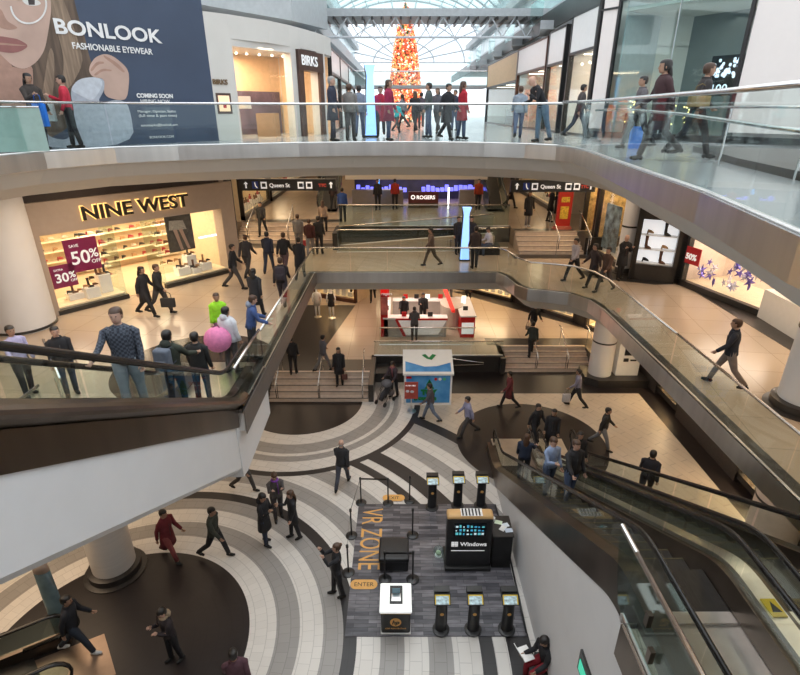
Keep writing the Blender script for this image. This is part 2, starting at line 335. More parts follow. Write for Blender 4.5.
b.prism([(-8, 21.3, .8), (-3.8, 21.3, .8), (-2.6, 28.5, .8), (-9, 28.5, .8)], (0, 0, .005)); b.prism([(3.2, 31, .8), (11, 23.7, .8), (11, 31, .8)], (0, 0, .005))
b.box(-8, -3.2, 25.2, 26.1, 5.0, 5.006); b.box(5.2, 9.2, 23.2, 23.9, 5.0, 5.006); b.box(-8.3, -3.2, 27.7, 28.3, 5.8, 5.806); b.box(5.6, 8.6, 25.45, 25.9, 5.8, 5.806)
struct(b.build('trim_dark_floor_band', m_dark))
# dark walls beside the stairs
b = MB(); b.box(-1.3, 4.85, 21.6, 21.8, 0, .8); b.box(-1.32, -1.1, 18.9, 21.8, 0, .8); b.box(-1.1, 1.5, 20.6, 21.6, 0, .45); b.box(4.62, 4.85, 21.4, 22.9, 0, .8); b.box(8.9, 12.2, 21.6, 22.9, 0, .8); b.box(-16, -5.5, 18.9, 20.2, 0, .8)
struct(b.build('wall_lower_court', m_dark))
b = MB(); b.box(-3.2, 5.6, 26.4, 26.6, 5, 5.82); b.box(-3.25, -3.0, 24.8, 26.6, 5, 5.8); b.box(8.6, 12, 23.9, 25.4, 5, 5.8)
struct(b.build('wall_upper_court', m_dark))
# columns ----------------------------------------------------------
def column(x, y, r, z0, z1, m=m_white, plinth=.12, nm='trim_column', seam=True):
    struct(MB().lathe([(r, z0), (r, z1)], (x, y, 0), 40).build(nm, m, smooth='auto'))
    struct(MB().lathe([(r + plinth + .12, z0), (r + plinth + .12, z0 + .03), (r + plinth, z0 + .05), (r + plinth, z0 + .22), (r + .01, z0 + .25)], (x, y, 0), 40).build('trim_column_plinth', m_dark, smooth='auto'))
    if seam: struct(MB().lathe([(r + .006, z0 + 1.9), (r + .012, z0 + 1.91), (r + .012, z0 + 1.96), (r + .006, z0 + 1.97)], (x, y, 0), 40).build('trim_column_band', m_darkm))
m_colr = mat('ribbed_column_white', (.66, .63, .60), .5, var=.05, scale=5, stretch=(.1, .1, 5), bump=.3)
column(-7.55, 10.2, .52, 0, 4.1, m_colr, seam=False)
struct(MB().lathe([(.85, 5), (.85, 9.3)], (-11.75, 15.1, 0), 48).build('trim_column', m_white, smooth='auto')); struct(MB().lathe([(.86, 5.02), (.88, 5.03), (.88, 5.09), (.86, 5.1)], (-11.75, 15.1, 0), 48).build('trim_column_band', m_darkm))
column(9.3, 21.0, .33, 5, 9.3, plinth=.02)
column(9.0, 20.9, .5, 0, 4.1)
column(9.1, 10.2, .5, 5, 9.3)
column(9.95, 10.7, .6, 0, 4.1, mat('pinkish_column', (.60, .52, .47), .5))
# ---------------------------------------------------------------- balustrades
def balustrade(path, z, label, h=1.07, post=False, railm=m_rail, r=.032, gm=GL, step=1.6, group=None, inset=.06, cat='railing', gap=.03):
    root = thing('glass_balustrade', label, cat, (path[0][0], path[0][1], z), 0, group)
    pts = [Vector((p[0], p[1], (p[2] if len(p) > 2 else z))) for p in path]
    MB().tube([p + Vector((0, 0, h)) for p in pts], r, 10).build('top_rail', railm, root, smooth=True, world=True)
    MB().tube([p + Vector((0, 0, .02)) for p in pts], .022, 6).build('base_channel', m_steel, root, world=True)
    for a, b in zip(pts, pts[1:]):
        L = (b - a).length; k = max(1, round(L / step)); d = (b - a) / k; u = d.normalized(); n = Vector((-u.y, u.x, 0)).normalized() * .006
        for i in range(k):
            p = a + d * i + u * gap * .5; q = a + d * (i + 1) - u * gap * .5
            MB().add([p - n, q - n, q + n, p + n, p - n + Vector((0, 0, h - .02)), q - n + Vector((0, 0, h - .02)), q + n + Vector((0, 0, h - .02)), p + n + Vector((0, 0, h - .02))],
                     [(0, 1, 5, 4), (1, 2, 6, 5), (2, 3, 7, 6), (3, 0, 4, 7), (4, 5, 6, 7)]).build('glass_panel', gm, root, world=True)
            if post: MB().tube([p + Vector((0, 0, 0)), p + Vector((0, 0, h))], .018, 6).build('post', m_rail, root, world=True)
            else: MB().box(-.03, .03, -.02, .02, -.1, .02).xf(Matrix.Translation(p) @ Matrix.Rotation(atan2(u.y, u.x), 4, 'Z')).build('clamp', m_steel, root, world=True)
    return root
e3 = inner(L3V, .05)
balustrade([e3[i] for i in range(1, 6)], 10.3, 'curved glass railing with steel top rail in front of the navy eyewear billboard')
balustrade([e3[i] for i in range(5, 15)], 10.3, 'glass railing with steel top rail that bows along the top floor bridge before the jeweller')
balustrade([e3[i] for i in range(14, 20)], 10.3, 'steel-railed glass balustrade of the top floor walkway along the lit white wall', h=1.1)
e2 = inner(L2V, .06)
balustrade([(-3.56, 12.2), e2[1]], 5.0, 'glass railing along the shoppers by the foot of the left escalator to the bridge')
balustrade([(-3.56, 9.95), (-3.56, 12.1)], 5.06, 'tilted-looking short glass railing end beside the left escalator foot', step=1.2)
balustrade([e2[1], e2[2]], 5.0, 'straight glass railing on the near side of the middle floor bridge above the red booth')
balustrade([(-3.0, 24.3), (4.6, 24.6)], 5.0, 'glass railing on the far side of the middle floor bridge')
balustrade([e2[i] for i in range(2, 5)], 5.0, 'short angled glass railing at the right end of the middle bridge', step=1.3)
balustrade([e2[i] for i in range(4, 10)] + [(6.95, 12.0)], 5.0, 'glass railing curving round the bend of the middle floor near the right stairs')
balustrade([(6.95, 11.95), e2[10]], 5.0, 'long straight glass railing on the right gallery behind the escalators')
balustrade([(-1.2, 21.72), (4.75, 21.72)], .8, 'low glass railing on the dark wall behind the white promotion booth', h=.72)
balustrade([(-1.0, 22.9), (3.6, 22.9)], .8, 'glass railing directly in front of the red and white kiosk', h=.9)
balustrade([(-3.1, 26.45), (5.5, 26.45)], 5.8, 'dark glass railing in front of the phone shop', gm=GLT)
balustrade([(-3.0, 25.7, 5.0), (4.6, 25.7, 5.62)], 5.0, 'sloping glass railing of the wheelchair ramp under the phone shop', h=.95)
balustrade([(3.0, 25.2, 5.0), (5.3, 25.2, 5.0)], 5.0, 'short glass railing behind the seated man in a white shirt', h=1.0)
struct(MB().prism([(-3.0, 25.1, 5), (4.6, 25.1, 5), (4.6, 25.1, 5.6)], (0, .9, 0)).build('trim_ramp', m_tileL2))
struct(MB().prism([(-.9, 20.6, .45), (1.5, 20.6, .45), (1.5, 20.6, .5)], (0, 1, 0)).build('trim_ramp', m_dark))
balustrade([(-7.36, 9.3), (-7.36, 4.5)], 5.0, 'glass railing seen through the left escalator balustrade', step=1.5)
balustrade([(-8.7, 11.6), (-7.1, 9.6)], 5.0, 'short diagonal glass railing behind the riders of the left escalator', step=1.5)

# ---------------------------------------------------------------- escalators
def escalator(name, label, xl, xr, y_bot, y_in, z0, z1, y_top, fascia_x=None, clad=None):
    """Moving stair rising toward -Y: y_bot newel, y_in where the slope starts, y_top where the handrail ends."""
    root = thing(name, label, 'escalator', ((xl + xr) / 2, y_bot, z0)); S = .577
    run = (z1 - z0) / S; y_out = y_in - run
    def prof(h, e=.35):                         # path of points at height h over the step line, eased at both bends
        pts = [(y_bot, z0 + h)]
        for k in range(-3, 4): t = k / 3 * e; pts.append((y_in - t, z0 + h + (S * (t + e) ** 2 / (4 * e))))
        for k in range(-3, 4): t = k / 3 * e; pts.append((y_out - t, z1 + h - (S * (e - t) ** 2 / (4 * e))))
        pts.append((y_top, z1 + h)); return pts
    for x in (xl, xr):
        pr = prof(.95); r = .26
        loop = [(y_bot + r * sin(a), z0 + .95 - r + r * cos(a)) for a in [pi - .3, pi * .75, pi * .6, pi * .45, pi * .3, pi * .15]]
        MB().tube([(x, y, z) for y, z in loop + pr], .05, 10, flat=.62, up=(1, 0, 0)).build('handrail', m_hand, root, smooth=True, world=True)
        pl = prof(.92); lo = prof(.33); g = .006; n = len(pl)
        for i in range(n - 1):
            L = hypot(pl[i + 1][0] - pl[i][0], pl[i + 1][1] - pl[i][1]); k = max(1, round(L / 1.3))
            for j in range(k):
                f = lambda A, t: (A[i][0] + (A[i + 1][0] - A[i][0]) * t, A[i][1] + (A[i + 1][1] - A[i][1]) * t)
                t0 = j / k + (.008 if k > 1 else 0); t1 = (j + 1) / k
                q = [f(lo, t0), f(lo, t1), f(pl, t1), f(pl, t0)]
                MB().prism([(x - g, y, z) for y, z in q], (2 * g, 0, 0)).build('glass_panel', GL, root, world=True)
    # skirt and deck
    for x, s in ((xl, -1), (xr, 1)):
        b = MB(); A = prof(.36); B_ = prof(.03)
        for i in range(len(A) - 1):
            (y0, a0), (y1, a1) = A[i], A[i + 1]; (_, c0), (_, c1) = B_[i], B_[i + 1]
            b.prism([(x - .09 * s, y0, c0), (x - .09 * s, y1, c1), (x - .05 * s, y1, a1), (x - .05 * s, y0, a0)], (.04 * s, 0, 0))
            b.prism([(x - .02 * s, y0, c0 - .1), (x - .02 * s, y1, c1 - .1), (x - .02 * s, y1, a1), (x - .02 * s, y0, a0)], (.16 * s, 0, 0))
        b.build('skirt', m_bronze, root, world=True)
    # steps
    b = MB(); yl = MB(); nst = int(run / .4)
    for k in range(nst):
        y = y_in - k * .4; z = z0 + .2 * k * (S * .4 / .2)
        b.box(xl + .1, xr - .1, y - .42, y, z - .1, z + .02 + S * .2); yl.box(xl + .1, xr - .1, y - .02, y, z + .02 + S * .2, z + .026 + S * .2)
    b.box(xl + .1, xr - .1, y_in - .1, y_in + .5, z0 - .05, z0 + .02); b.box(xl + .1, xr - .1, y_out - .5, y_out + .2, z1 - .1, z1 + .02)
    b.build('step_band', m_tread, root, world=True); yl.build('step_edge', mat('step_edge_paint', (.10, .08, .035), .5), root, world=True)
    MB().box(xl + .05, xr - .05, y_in + .5, y_bot + .9, z0, z0 + .02).build('landing_plate', m_steel, root, world=True)
    MB().box(xl + .05, xr - .05, y_top, y_out - .5, z1 - .02, z1 + .02).build('landing_plate', m_steel, root, world=True)
    return root, prof
# left escalator: middle floor to top floor
e1, pf = escalator('escalator', 'escalator with riders at left climbing over the white cladding', -5.2, -3.82, 11.6, 10.05, 5.0, 10.3, -.2)
X = -3.62
up_ = [(11.55, 5.33)] + [(y, z) for y, z in pf(.36)[1:-1]] + [(-.2, 10.66)]
md = pf(.12); 
def strip(prA, prB, x, th, nm, m, par, smooth=False):
    b = MB()
    for i in range(len(prA) - 1):
        b.prism([(x, prA[i][0], prA[i][1]), (x, prA[i + 1][0], prA[i + 1][1]), (x, prB[i + 1][0], prB[i + 1][1]), (x, prB[i][0], prB[i][1])], (th, 0, 0))
    return b.build(nm, m, par, world=True)
def shift(pr, dz, y0=None):
    r = [(y, z + dz) for y, z in pr]
    if y0 is not None: r[0] = (y0, r[0][1])
    return r
A0 = shift(pf(0), .36, 9.95); A1 = shift(pf(0), .05, 9.95); A2 = shift(pf(0), -.42, 9.95)
# rounded bronze deck then flat bronze band, then the deep white cladding
bb = MB()
for i in range(len(A0) - 1):
    for k in range(6):
        t0 = k / 6; t1 = (k + 1) / 6
        c = lambda A, B, t: (X + .16 * sin(t * pi), A[0] + (B[0] - A[0]) * t, A[1] + (B[1] - A[1]) * t)
        bb.add([c(A0[i], A1[i], t0), c(A0[i + 1], A1[i + 1], t0), c(A0[i + 1], A1[i + 1], t1), c(A0[i], A1[i], t1)], [(0, 1, 2, 3)])
bb.build('rounded_deck', m_bronze, e1, world=True)
strip(A1, A2, X - .03, .06, 'fascia_band', m_bronze, e1)
lowp = shift(pf(0), -1.5); lowp = [(min(y, 9.95), z) for y, z in lowp]
b = MB(); w = 1.75
for i in range(len(A2) - 1):
    b.add([(X, A2[i][0], A2[i][1]), (X, A2[i + 1][0], A2[i + 1][1]), (X, lowp[i + 1][0], lowp[i + 1][1]), (X, lowp[i][0], lowp[i][1]),
           (X - .1, lowp[i + 1][0], lowp[i + 1][1] - .12), (X - .1, lowp[i][0], lowp[i][1] - .12), (X - w, lowp[i + 1][0], lowp[i + 1][1] - .12), (X - w, lowp[i][0], lowp[i][1] - .12), (X - w, A1[i + 1][0], A1[i + 1][1]), (X - w, A1[i][0], A1[i][1])],
          [(0, 3, 2, 1), (3, 5, 4, 2), (5, 7, 6, 4), (7, 9, 8, 6)])
b.build('cladding', m_white, e1, world=True)
# white corner of the slab below the left balustrade
struct(MB().prism([(-3.6, 9.9, 4.6), (-3.6, 12.4, 4.6), (-3.6, 12.4, 3.5), (-3.6, 10.05, 3.38), (-3.6, 9.7, 3.45), (-3.6, 9.7, 4.9)], (-1.7, 0, 0)).build('trim_escalator_pit', m_white))
struct(MB().prism([(-3.45, 9.9, 5.1), (-3.45, 9.9, 4.5), (-3.45, 20.7, 4.6), (-3.45, 20.7, 5.09)], (-.015, 0, 0)).build('trim_bronze_edge', mat('edge_metal', (.17, .145, .13), .45, .35)))
# right pair: lowest floor to middle floor
S2 = 'escalator beside the white wall, carrying a man in a pale blue shirt'
e2a, pg = escalator('escalator', S2, 3.33, 4.54, 15.3, 14.1, 0.0, 5.0, 2.6)
e2b, pg2 = escalator('escalator', 'empty escalator on the far side of the right-hand pair', 4.9, 6.05, 15.3, 14.1, 0.0, 5.0, 2.6)
B0 = [(15.5, .36)] + shift(pg(0), .36)[1:]; B1 = [(15.5, 0.02)] + shift(pg(0), -.34)[1:]
strip(B0, B1, 3.1, .1, 'fascia_band', m_bronze, e2a)
b = MB(); b.prism([(3.12, 14.5, 0), (3.12, 14.5, .02)] + [(3.12, y, z) for y, z in shift(pg(0), -.33)[1:-1] if z > .1] + [(3.12, 3.0, 4.5), (3.12, -1, 4.5), (3.12, -1, 0)], (.16, 0, 0))
struct(b.build('wall_escalator_side', m_white))
b = MB(); sl = shift(pg(0), -.34)[1:-1]; b.add([(x, y, z - .5) for y, z in sl for x in (3.3, 6.2)], [(2 * i, 2 * i + 1, 2 * i + 3, 2 * i + 2) for i in range(len(sl) - 1)]); b.build('underside', m_white, e2b, world=True)
strip([(15.5, .36)] + shift(pg(0), .36)[1:], [(15.5, 0.02)] + shift(pg(0), -.6)[1:], 6.12, .12, 'fascia_band', m_bronze, e2b)
b = MB()
mid = shift(pg(0), .4)[1:]
for i in range(len(mid) - 1): b.prism([(4.6, mid[i][0], mid[i][1] + .03), (4.6, mid[i + 1][0], mid[i + 1][1] + .03), (4.6, mid[i + 1][0], mid[i + 1][1] - .3), (4.6, mid[i][0], mid[i][1] - .3)], (.24, 0, 0))
b.build('middle_deck', m_steel, e2a, world=True)
# caution plate on the deck
c = Vector((4.72, 4.65, 5.44)); MB().box(-.09, .09, -.13, .13, -.01, .012).xf(Matrix.Translation(c)).build('caution_plate', m_yellow, e2a, world=True)
MB().prism([(4.66, 4.58, 5.454), (4.78, 4.58, 5.454), (4.72, 4.74, 5.454)], (0, 0, .004)).build('caution_symbol', m_black, e2a, world=True)
t = thing('escalator_sign', 'small dark rounded warning sign at the escalator top by the caution plate', 'sign', (3.42, 3.2, 5.0))
MB().lathe([(.02, 0), (.02, .7)], (3.42, 3.25, 5)).build('post', m_rail, t, world=True)
MB().rings([(3.42, 3.25, 5.42, .02, .12), (3.42, 3.25, 5.5, .02, .17), (3.42, 3.25, 5.75, .02, .17), (3.42, 3.25, 5.85, .02, .12)], 16).build('panel', m_black, t, world=True)
# near landing of the middle floor, its glass and rail
r = balustrade([(2.98, 4.9), (2.98, -.9)], 5.0, 'near glass railing with bright steel rail at the top landing of the right escalators', h=1.1, gm=GLT, step=2.2, r=.035)
b = MB(); b.prism([(2.975, 4.9, 5.0), (2.975, 5.05, 5.02), (2.975, 5.2, 5.3), (2.975, 5.35, 5.8), (2.975, 5.38, 6.1), (2.975, 4.9, 6.1)], (.012, 0, 0)); b.build('glass_panel', GLT, r, world=True)
MB().tube([(2.98, 5.38, 6.1), (2.98, 4.9, 6.1)], .035).build('rail_end', m_rail, r, world=True)
struct(MB().box(2.9, 2.97, -1, 4.75, 4.45, 5.02).build('trim_bronze_edge', m_bronze))
MB().box(2.9, 2.96, 4.05, 4.13, 5.25, 5.45).build('bracket', m_bronze, r, world=True); MB().box(2.9, 2.96, 4.25, 4.33, 5.6, 5.8).build('bracket', m_bronze, r, world=True)
# lower-left escalator end, lowest floor
e3r = thing('escalator', 'dark escalator end with looping handrails at the lower left corner', 'escalator', (-7.6, 7.4, 0))
def hloop(p, d, L, r=.34):
    p = Vector(p); d = Vector(d).normalized()
    pts = [p - d * L + Vector((0, 0, 1 - L * .02))] + [p + Vector((0, 0, 1.0))] + [p + d * (r * sin(a)) + Vector((0, 0, 1 - r + r * cos(a))) for a in [.4, .8, 1.2, 1.6, 2.0, 2.4, 2.8]] + [p - d * .6 + Vector((0, 0, .33))]
    MB().tube(pts, .055, 10, flat=.6).build('handrail', m_hand, e3r, smooth=True, world=True)
    g = [p - d * L + Vector((0, 0, .96)), p + Vector((0, 0, .96))] + [p + d * ((r - .05) * sin(a)) + Vector((0, 0, 1 - r + (r - .05) * cos(a))) for a in [.8, 1.6, 2.4]] + [p - d * L + Vector((0, 0, .33))]
    n = Vector((-d.y, d.x, 0)) * .01; MB().prism(g, n).build('glass_panel', GLT, e3r, world=True)
    q = [p - d * L + Vector((0, 0, .33)), p + d * .1 + Vector((0, 0, .33)), p + d * .25, p - d * L]
    MB().prism(q, n * 12).build('skirt', m_bronze, e3r, world=True)
dd = (.86, .5, 0)
hloop((-7.75, 8.0, 0), dd, 4); hloop((-7.05, 6.9, 0), dd, 4)
MB().prism([(-8.1, 7.7, .0), (-7.2, 6.8, .0), (-6.15, 7.4, .0), (-6.9, 8.35, .0)], (0, 0, .015)).build('landing_plate', mat('tan_plate', (.35, .26, .2), .35, .8), e3r, world=True)
b = MB(); b.prism([(-11, 6.6, .25), (-8.2, 7.8, .02), (-7.3, 6.8, .02), (-10, 5.2, .25)], (0, 0, .02)); b.build('step_band', m_tread, e3r, world=True)

# ---------------------------------------------------------------- handrails of the stairs
def stair_rail(x, y0, z0, y1, z1, label, dx=0.):
    t = thing('stair_handrail', label, 'handrail', (x, y0, z0)); a = Vector((x, y0, z0)); c = Vector((x + dx, y1, z1)); u = Vector((0, 0, .9)); d = Vector((0, (y1 - y0), 0)).normalized()
    MB().tube([a + u * .35 - d * .25, a + u - d * .3, c + u + d * .1, c + u + d * .35], .022, 8).build('rail', m_rail, t, smooth=True, world=True)
    for p in (a, c): MB().tube([p, p + u], .018, 6).build('post', m_rail, t, world=True)
for i, x in enumerate((-5.1, -3.35, -1.55)):
    stair_rail(x, 18.95, 0, 20.2, .8, ['steel handrail at the outer side of the left lower stairs, by the white slab', 'steel handrail in the middle of the left lower stairs', 'steel handrail of the left lower stairs nearest the white booth'][i])
for i, x in enumerate((6.3, 7.7, 9.0)):
    stair_rail(x, 21.65, 0, 22.9, .8, ['steel handrail left of the middle on the lower right stairs', 'steel handrail near the middle of the lower right stairs', 'steel handrail on the side of the lower right stairs next to the column'][i])
for i, x in enumerate((-7.6, -5.6)):
    stair_rail(x, 26.1, 5, 27.6, 5.8, ['handrail beside the gold-lit jewellery window on the upper left stairs', 'slim handrail in the middle of the upper left stairs'][i])
for i, x in enumerate((7.3, 8.75)):
    stair_rail(x, 23.9, 5, 25.4, 5.8, ['handrail in the middle of the stairs near the red totem sign', 'handrail at the shop side of the stairs near the red totem sign'][i])
t = thing('wall_handrail', 'steel handrail ending on the dark wall right of the white promotion booth', 'handrail', (2.3, 21.5, 0)); MB().tube([(2.3, 21.5, .75), (3.7, 21.5, .55), (3.85, 21.5, .55), (3.85, 21.5, .45), (2.4, 21.5, .4)], .025, 8).build('rail', m_rail, t, world=True, smooth=True)

# ---------------------------------------------------------------- top floor: glazed roof, bridge, billboard wall
RC = .5; RR = 11.5; RZ = 17.0
def arc(a, r=RR): return (RC + r * sin(a), RZ + r * .62 * cos(a))
NA = 22; As = [-pi / 2 + pi * i / NA for i in range(NA + 1)]
b = MB(); b.add([(arc(a)[0], y, arc(a)[1]) for a in As for y in (-6, 78)], [(2 * i, 2 * i + 1, 2 * i + 3, 2 * i + 2) for i in range(NA)]); struct(b.build('ceiling_glazing', GLR))
m_frame = mat('roof_frame', (.62, .66, .70), .5)
b = MB()
for i, a in enumerate(As): x, z = arc(a, RR - .05); b.box(x - .05, x + .05, -6, 78, z - .05, z + .05)
for y in range(0, 79, 3):
    for i in range(NA):
        (x0, z0), (x1, z1) = arc(As[i], RR - .08), arc(As[i + 1], RR - .08); b.tube([(x0, y, z0), (x1, y, z1)], .09 if y % 6 else .16, 4)
struct(b.build('ceiling_frame', m_frame))
# far end fan window
b = MB(); b.add([(RC, 78, RZ)] + [(arc(a)[0], 78, arc(a)[1]) for a in As], [(0, i + 1, i + 2) for i in range(NA)]); struct(b.build('window_1', GLR))
b = MB()
for a in As[::2]: x, z = arc(a); b.tube([(RC, 77.9, RZ), (x, 77.9, z)], .1, 4)
for k in (.35, .7): b.tube([(RC + (arc(a)[0] - RC) * k, 77.9, RZ + (arc(a)[1] - RZ) * k) for a in As], .1, 4)
struct(b.build('window_1_frame', m_frame))
m_grey = mat('pale_grey_panel', (.45, .48, .50), .5)
# upper galleries left and right with their glazed fronts
b = MB(); b.box(-12, -4.4, 26, 78, 15.2, 15.9); b.box(-12, -3.4, 26, 78, 13.9, 14.0); b.box(7.6, 16, 21, 78, 15.3, 15.9); b.box(8.6, 16, 24, 78, 18.4, 19); b.box(-12, -5.4, 26, 78, 18.4, 19)
struct(b.build('trim_gallery', m_grey))
m_tint = mat('tinted_panel', (.55, .66, .68), .2, var=.15, scale=.6)
b = MB(); b.box(-6, -5.9, 30, 78, 15.9, 18.4); b.box(9.2, 9.3, 24, 78, 15.9, 18.4); b.box(9.9, 10, 24, 78, 19, 22); b.box(-7, -6.9, 30, 78, 19, 22); struct(b.build('wall_upper_gallery', m_tint))
for k in range(5):
    y = 27 + 6.5 * k; t = thing('balcony', ['nearest', 'second', 'third', 'fourth', 'farthest'][k] + ' of the glass-fronted balconies stepping out high above the right shops', 'balcony', (7.2, y, 14.6), 0, None)
    MB().prism([(6.3, y, 14.55), (8, y, 14.55), (8, y + 2.6, 14.55), (6.9, y + 2.6, 14.55)], (0, 0, .35)).build('slab', m_grey, t, world=True)
    MB().box(6.35, 6.38, y, y + 2.5, 14.9, 15.9).build('glass_panel', GLT, t, world=True); MB().tube([(6.36, y, 15.92), (6.36, y + 2.5, 15.92)], .03).build('rail', m_rail, t, world=True)
# footbridge with truss
t = thing('footbridge', 'white steel truss footbridge crossing high in front of the tree', 'bridge', (0, 32, 14.7))
MB().box(-9, 8.4, 31.2, 34, 15.65, 16.0).build('deck', m_grey, t, world=True)
b = MB()
for y in (31.4,): b.tube([(-9, y, 14.72), (8.3, y, 14.72)], .06, 6)
b.build('bottom_chord', m_frame, t, world=True); 
for y in (31.4,):
    b = MB()
    for k in range(14):
        x = -9 + 1.25 * k; b.tube([(x, y, 15.65), (x + .62, y, 14.72), (x + 1.25, y, 15.65)], .045, 6)
    b.build('web_truss', m_frame, t, world=True)
b = MB()
for k in range(34): b.box(-9 + .5 * k, -8.9 + .5 * k, 31.25, 33.95, 15.5, 15.65)
b.build('deck_rib', m_darkm, t, world=True)
MB().box(-9, 8.4, 31.25, 31.27, 16.0, 17.2).build('glass_panel', GLT, t, world=True); MB().tube([(-9, 31.26, 17.2), (8.4, 31.26, 17.2)], .04).build('rail', m_rail, t, world=True)
t = thing('footbridge', 'lower far footbridge with a glass side, crossing the tree at mid-height', 'bridge', (0, 44, 12.8))
MB().box(-4, 6.6, 44, 46.5, 12.75, 12.95).build('deck', m_grey, t, world=True); MB().box(-4, 6.6, 44.02, 44.05, 12.95, 13.9).build('glass_panel', GLT, t, world=True); MB().tube([(-4, 44, 13.9), (6.6, 44, 13.9)], .04).build('rail', m_rail, t, world=True)
# grey bulkhead above the jeweller
b = MB(); b.prism([(-9.8, 19.2, 14.8), (-4.2, 23.5, 14.4), (-3.6, 30, 14.9), (-9.8, 30, 14.9)], (0, 0, 1.5)); b.prism([(-11.5, 19.9, 13.0), (-8, 21.5, 13.0), (-8, 26, 13.0), (-14, 26, 13.0)], (0, 0, 1.2)); struct(b.build('trim_bulkhead', m_grey))

FB = frame((-11.8, 10.9), (-5.86, 18.0)); BP = Vector((-5.86, 18.0, 0)); BN = Vector((.766, -.643, 0))
FB.n = Vector((-BN.x, -BN.y, 0))
DB = Vector((.643, .766, 0))
m_navy = mat('billboard_navy', (.045, .068, .12), .5, var=.12, scale=.5)
bl = thing('billboard', 'huge navy eyewear billboard with a woman in glasses', 'billboard', (-8.8, 14.5, 10.3))
p1 = BP.copy(); p0 = BP - DB * 10.5
MB().prism([p0 + Vector((0, 0, 10.3)), p1 + Vector((0, 0, 10.3)), p1 + Vector((0, 0, 16)), p0 + Vector((0, 0, 16))], -BN * .25).build('panel', m_navy, bl, world=True)
def poster(pts, off, name, m, par=bl, P0=BP, N0=BN):
    for it in range(2 if len(pts) > 5 and len(pts) < 40 and name != 'spectacles' else 0):
        pts = [(a[0] * w + c[0] * (1 - w), a[1] * w + c[1] * (1 - w)) for a, c in zip(pts, pts[1:] + pts[:1]) for w in (.78, .22)]
    q = [PP(u, v, P0 + Vector(N0) * off, N0) for u, v in pts]
    return MB().prism(q, -Vector(N0) * .002).build(name, m, par, world=True)
Z1 = lambda pts: [(x / 3.333, y / 3.333) for x, y in pts]
K = lambda n, c, r=.55, **k: mat(n, c, r, **k)
m_hair = K('poster_hair', (.12, .08, .055), var=.45, scale=3, stretch=(3, 3, .3)); m_hairl = K('poster_hair_light', (.27, .19, .13), var=.35, scale=4, stretch=(4, 4, .3))
m_face = K('poster_skin', (.55, .38, .31), var=.12, scale=1.5); m_shade = K('poster_skin_deep', (.42, .25, .19), var=.1); m_lip = K('poster_lips', (.30, .12, .11)); m_knit = K('poster_knit', (.42, .46, .53), var=.12, scale=8)
poster(Z1([(-60, -30), (240, -30), (262, 60), (285, 130), (300, 200), (335, 262), (300, 330), (240, 420), (150, 470), (70, 495), (-60, 500)]), .004, 'hair', m_hair)
poster(Z1([(150, -30), (200, -30), (235, 60), (262, 140), (280, 210), (230, 300), (205, 290), (215, 200), (190, 100)]), .007, 'hair_strand', m_hairl)
poster(Z1([(165, 150), (182, 180), (180, 300), (150, 430), (120, 440), (140, 320)]), .007, 'hair_strand', m_hairl)
poster(Z1([(40, -30), (95, -30), (95, -10), (60, 0)]), .02, 'hair_strand', m_hairl)
poster(Z1([(-60, -30), (165, -30), (172, 30), (162, 100), (150, 165), (125, 205), (85, 232), (45, 222), (10, 190), (-60, 120)]), .010, 'face', m_face)
poster(Z1([(-10, 210), (40, 222), (85, 232), (110, 215), (110, 300), (105, 395), (20, 395), (-10, 300)]), .008, 'neck', m_shade)
poster(Z1([(-60, 120), (10, 190), (45, 222), (30, 226), (-5, 215), (-60, 160)]), .013, 'chin_shade', m_shade)
poster(Z1([(-60, 120), (0, 120), (35, 126), (60, 130), (98, 152), (70, 172), (30, 178), (-60, 160)]), .016, 'lips', m_lip)
poster(Z1([(-60, 140), (0, 142), (50, 147), (96, 152), (50, 153), (0, 149), (-60, 146)]), .019, 'mouth_line', m_shade)
poster(Z1([(5, 30), (22, 70), (52, 86), (60, 95), (30, 100), (-10, 90), (-10, 30)]), .014, 'nose', m_shade)
poster(Z1([(70, 0), (90, -8), (120, -4), (140, 12), (120, 20), (90, 18)]), .016, 'eye_white', K('poster_eye', (.75, .73, .7)))
poster(Z1([(92, -6), (116, -4), (116, 16), (96, 16)]), .019, 'iris', K('poster_iris', (.05, .04, .04)))
def ring_pts(c, rx, ry, w, a0=0, a1=360, n=24):
    o = [(c[0] + rx * cos(radians(a0 + (a1 - a0) * i / n)), c[1] + ry * sin(radians(a0 + (a1 - a0) * i / n))) for i in range(n + 1)]
    q = [(c[0] + (rx - w) * cos(radians(a0 + (a1 - a0) * i / n)), c[1] + (ry - w) * sin(radians(a0 + (a1 - a0) * i / n))) for i in range(n + 1)]
    return o + q[::-1]
poster(Z1(ring_pts((95, 15), 62, 66, 6, -40, 175)), .022, 'spectacles', K('poster_frame', (.8, .78, .76)))
poster(Z1([(300, 215), (318, 190), (350, 178), (380, 188), (420, 222), (432, 250), (425, 330), (395, 335), (345, 320), (350, 262), (310, 258), (296, 238)]), .022, 'hand', m_face)
for q in ([(300, 232), (322, 205), (345, 205), (348, 212), (326, 214), (306, 240)], [(312, 248), (340, 228), (372, 232), (372, 238), (342, 236), (318, 254)], [(345, 182), (392, 210), (418, 240), (410, 242), (380, 216), (345, 190)]): poster(Z1(q), .025, 'finger_shade', m_shade)
poster(Z1([(232, 300), (262, 262), (320, 255), (352, 268), (348, 300), (322, 345), (400, 330), (432, 352), (452, 486), (100, 496), (95, 430), (130, 405), (165, 460), (235, 468), (250, 380)]), .018, 'knit_coat', m_knit)
poster(Z1([(232, 300), (262, 262), (330, 256), (346, 280), (310, 340), (268, 318)]), .021, 'cuff', K('poster_cuff', (.56, .6, .66), var=.1, scale=8))
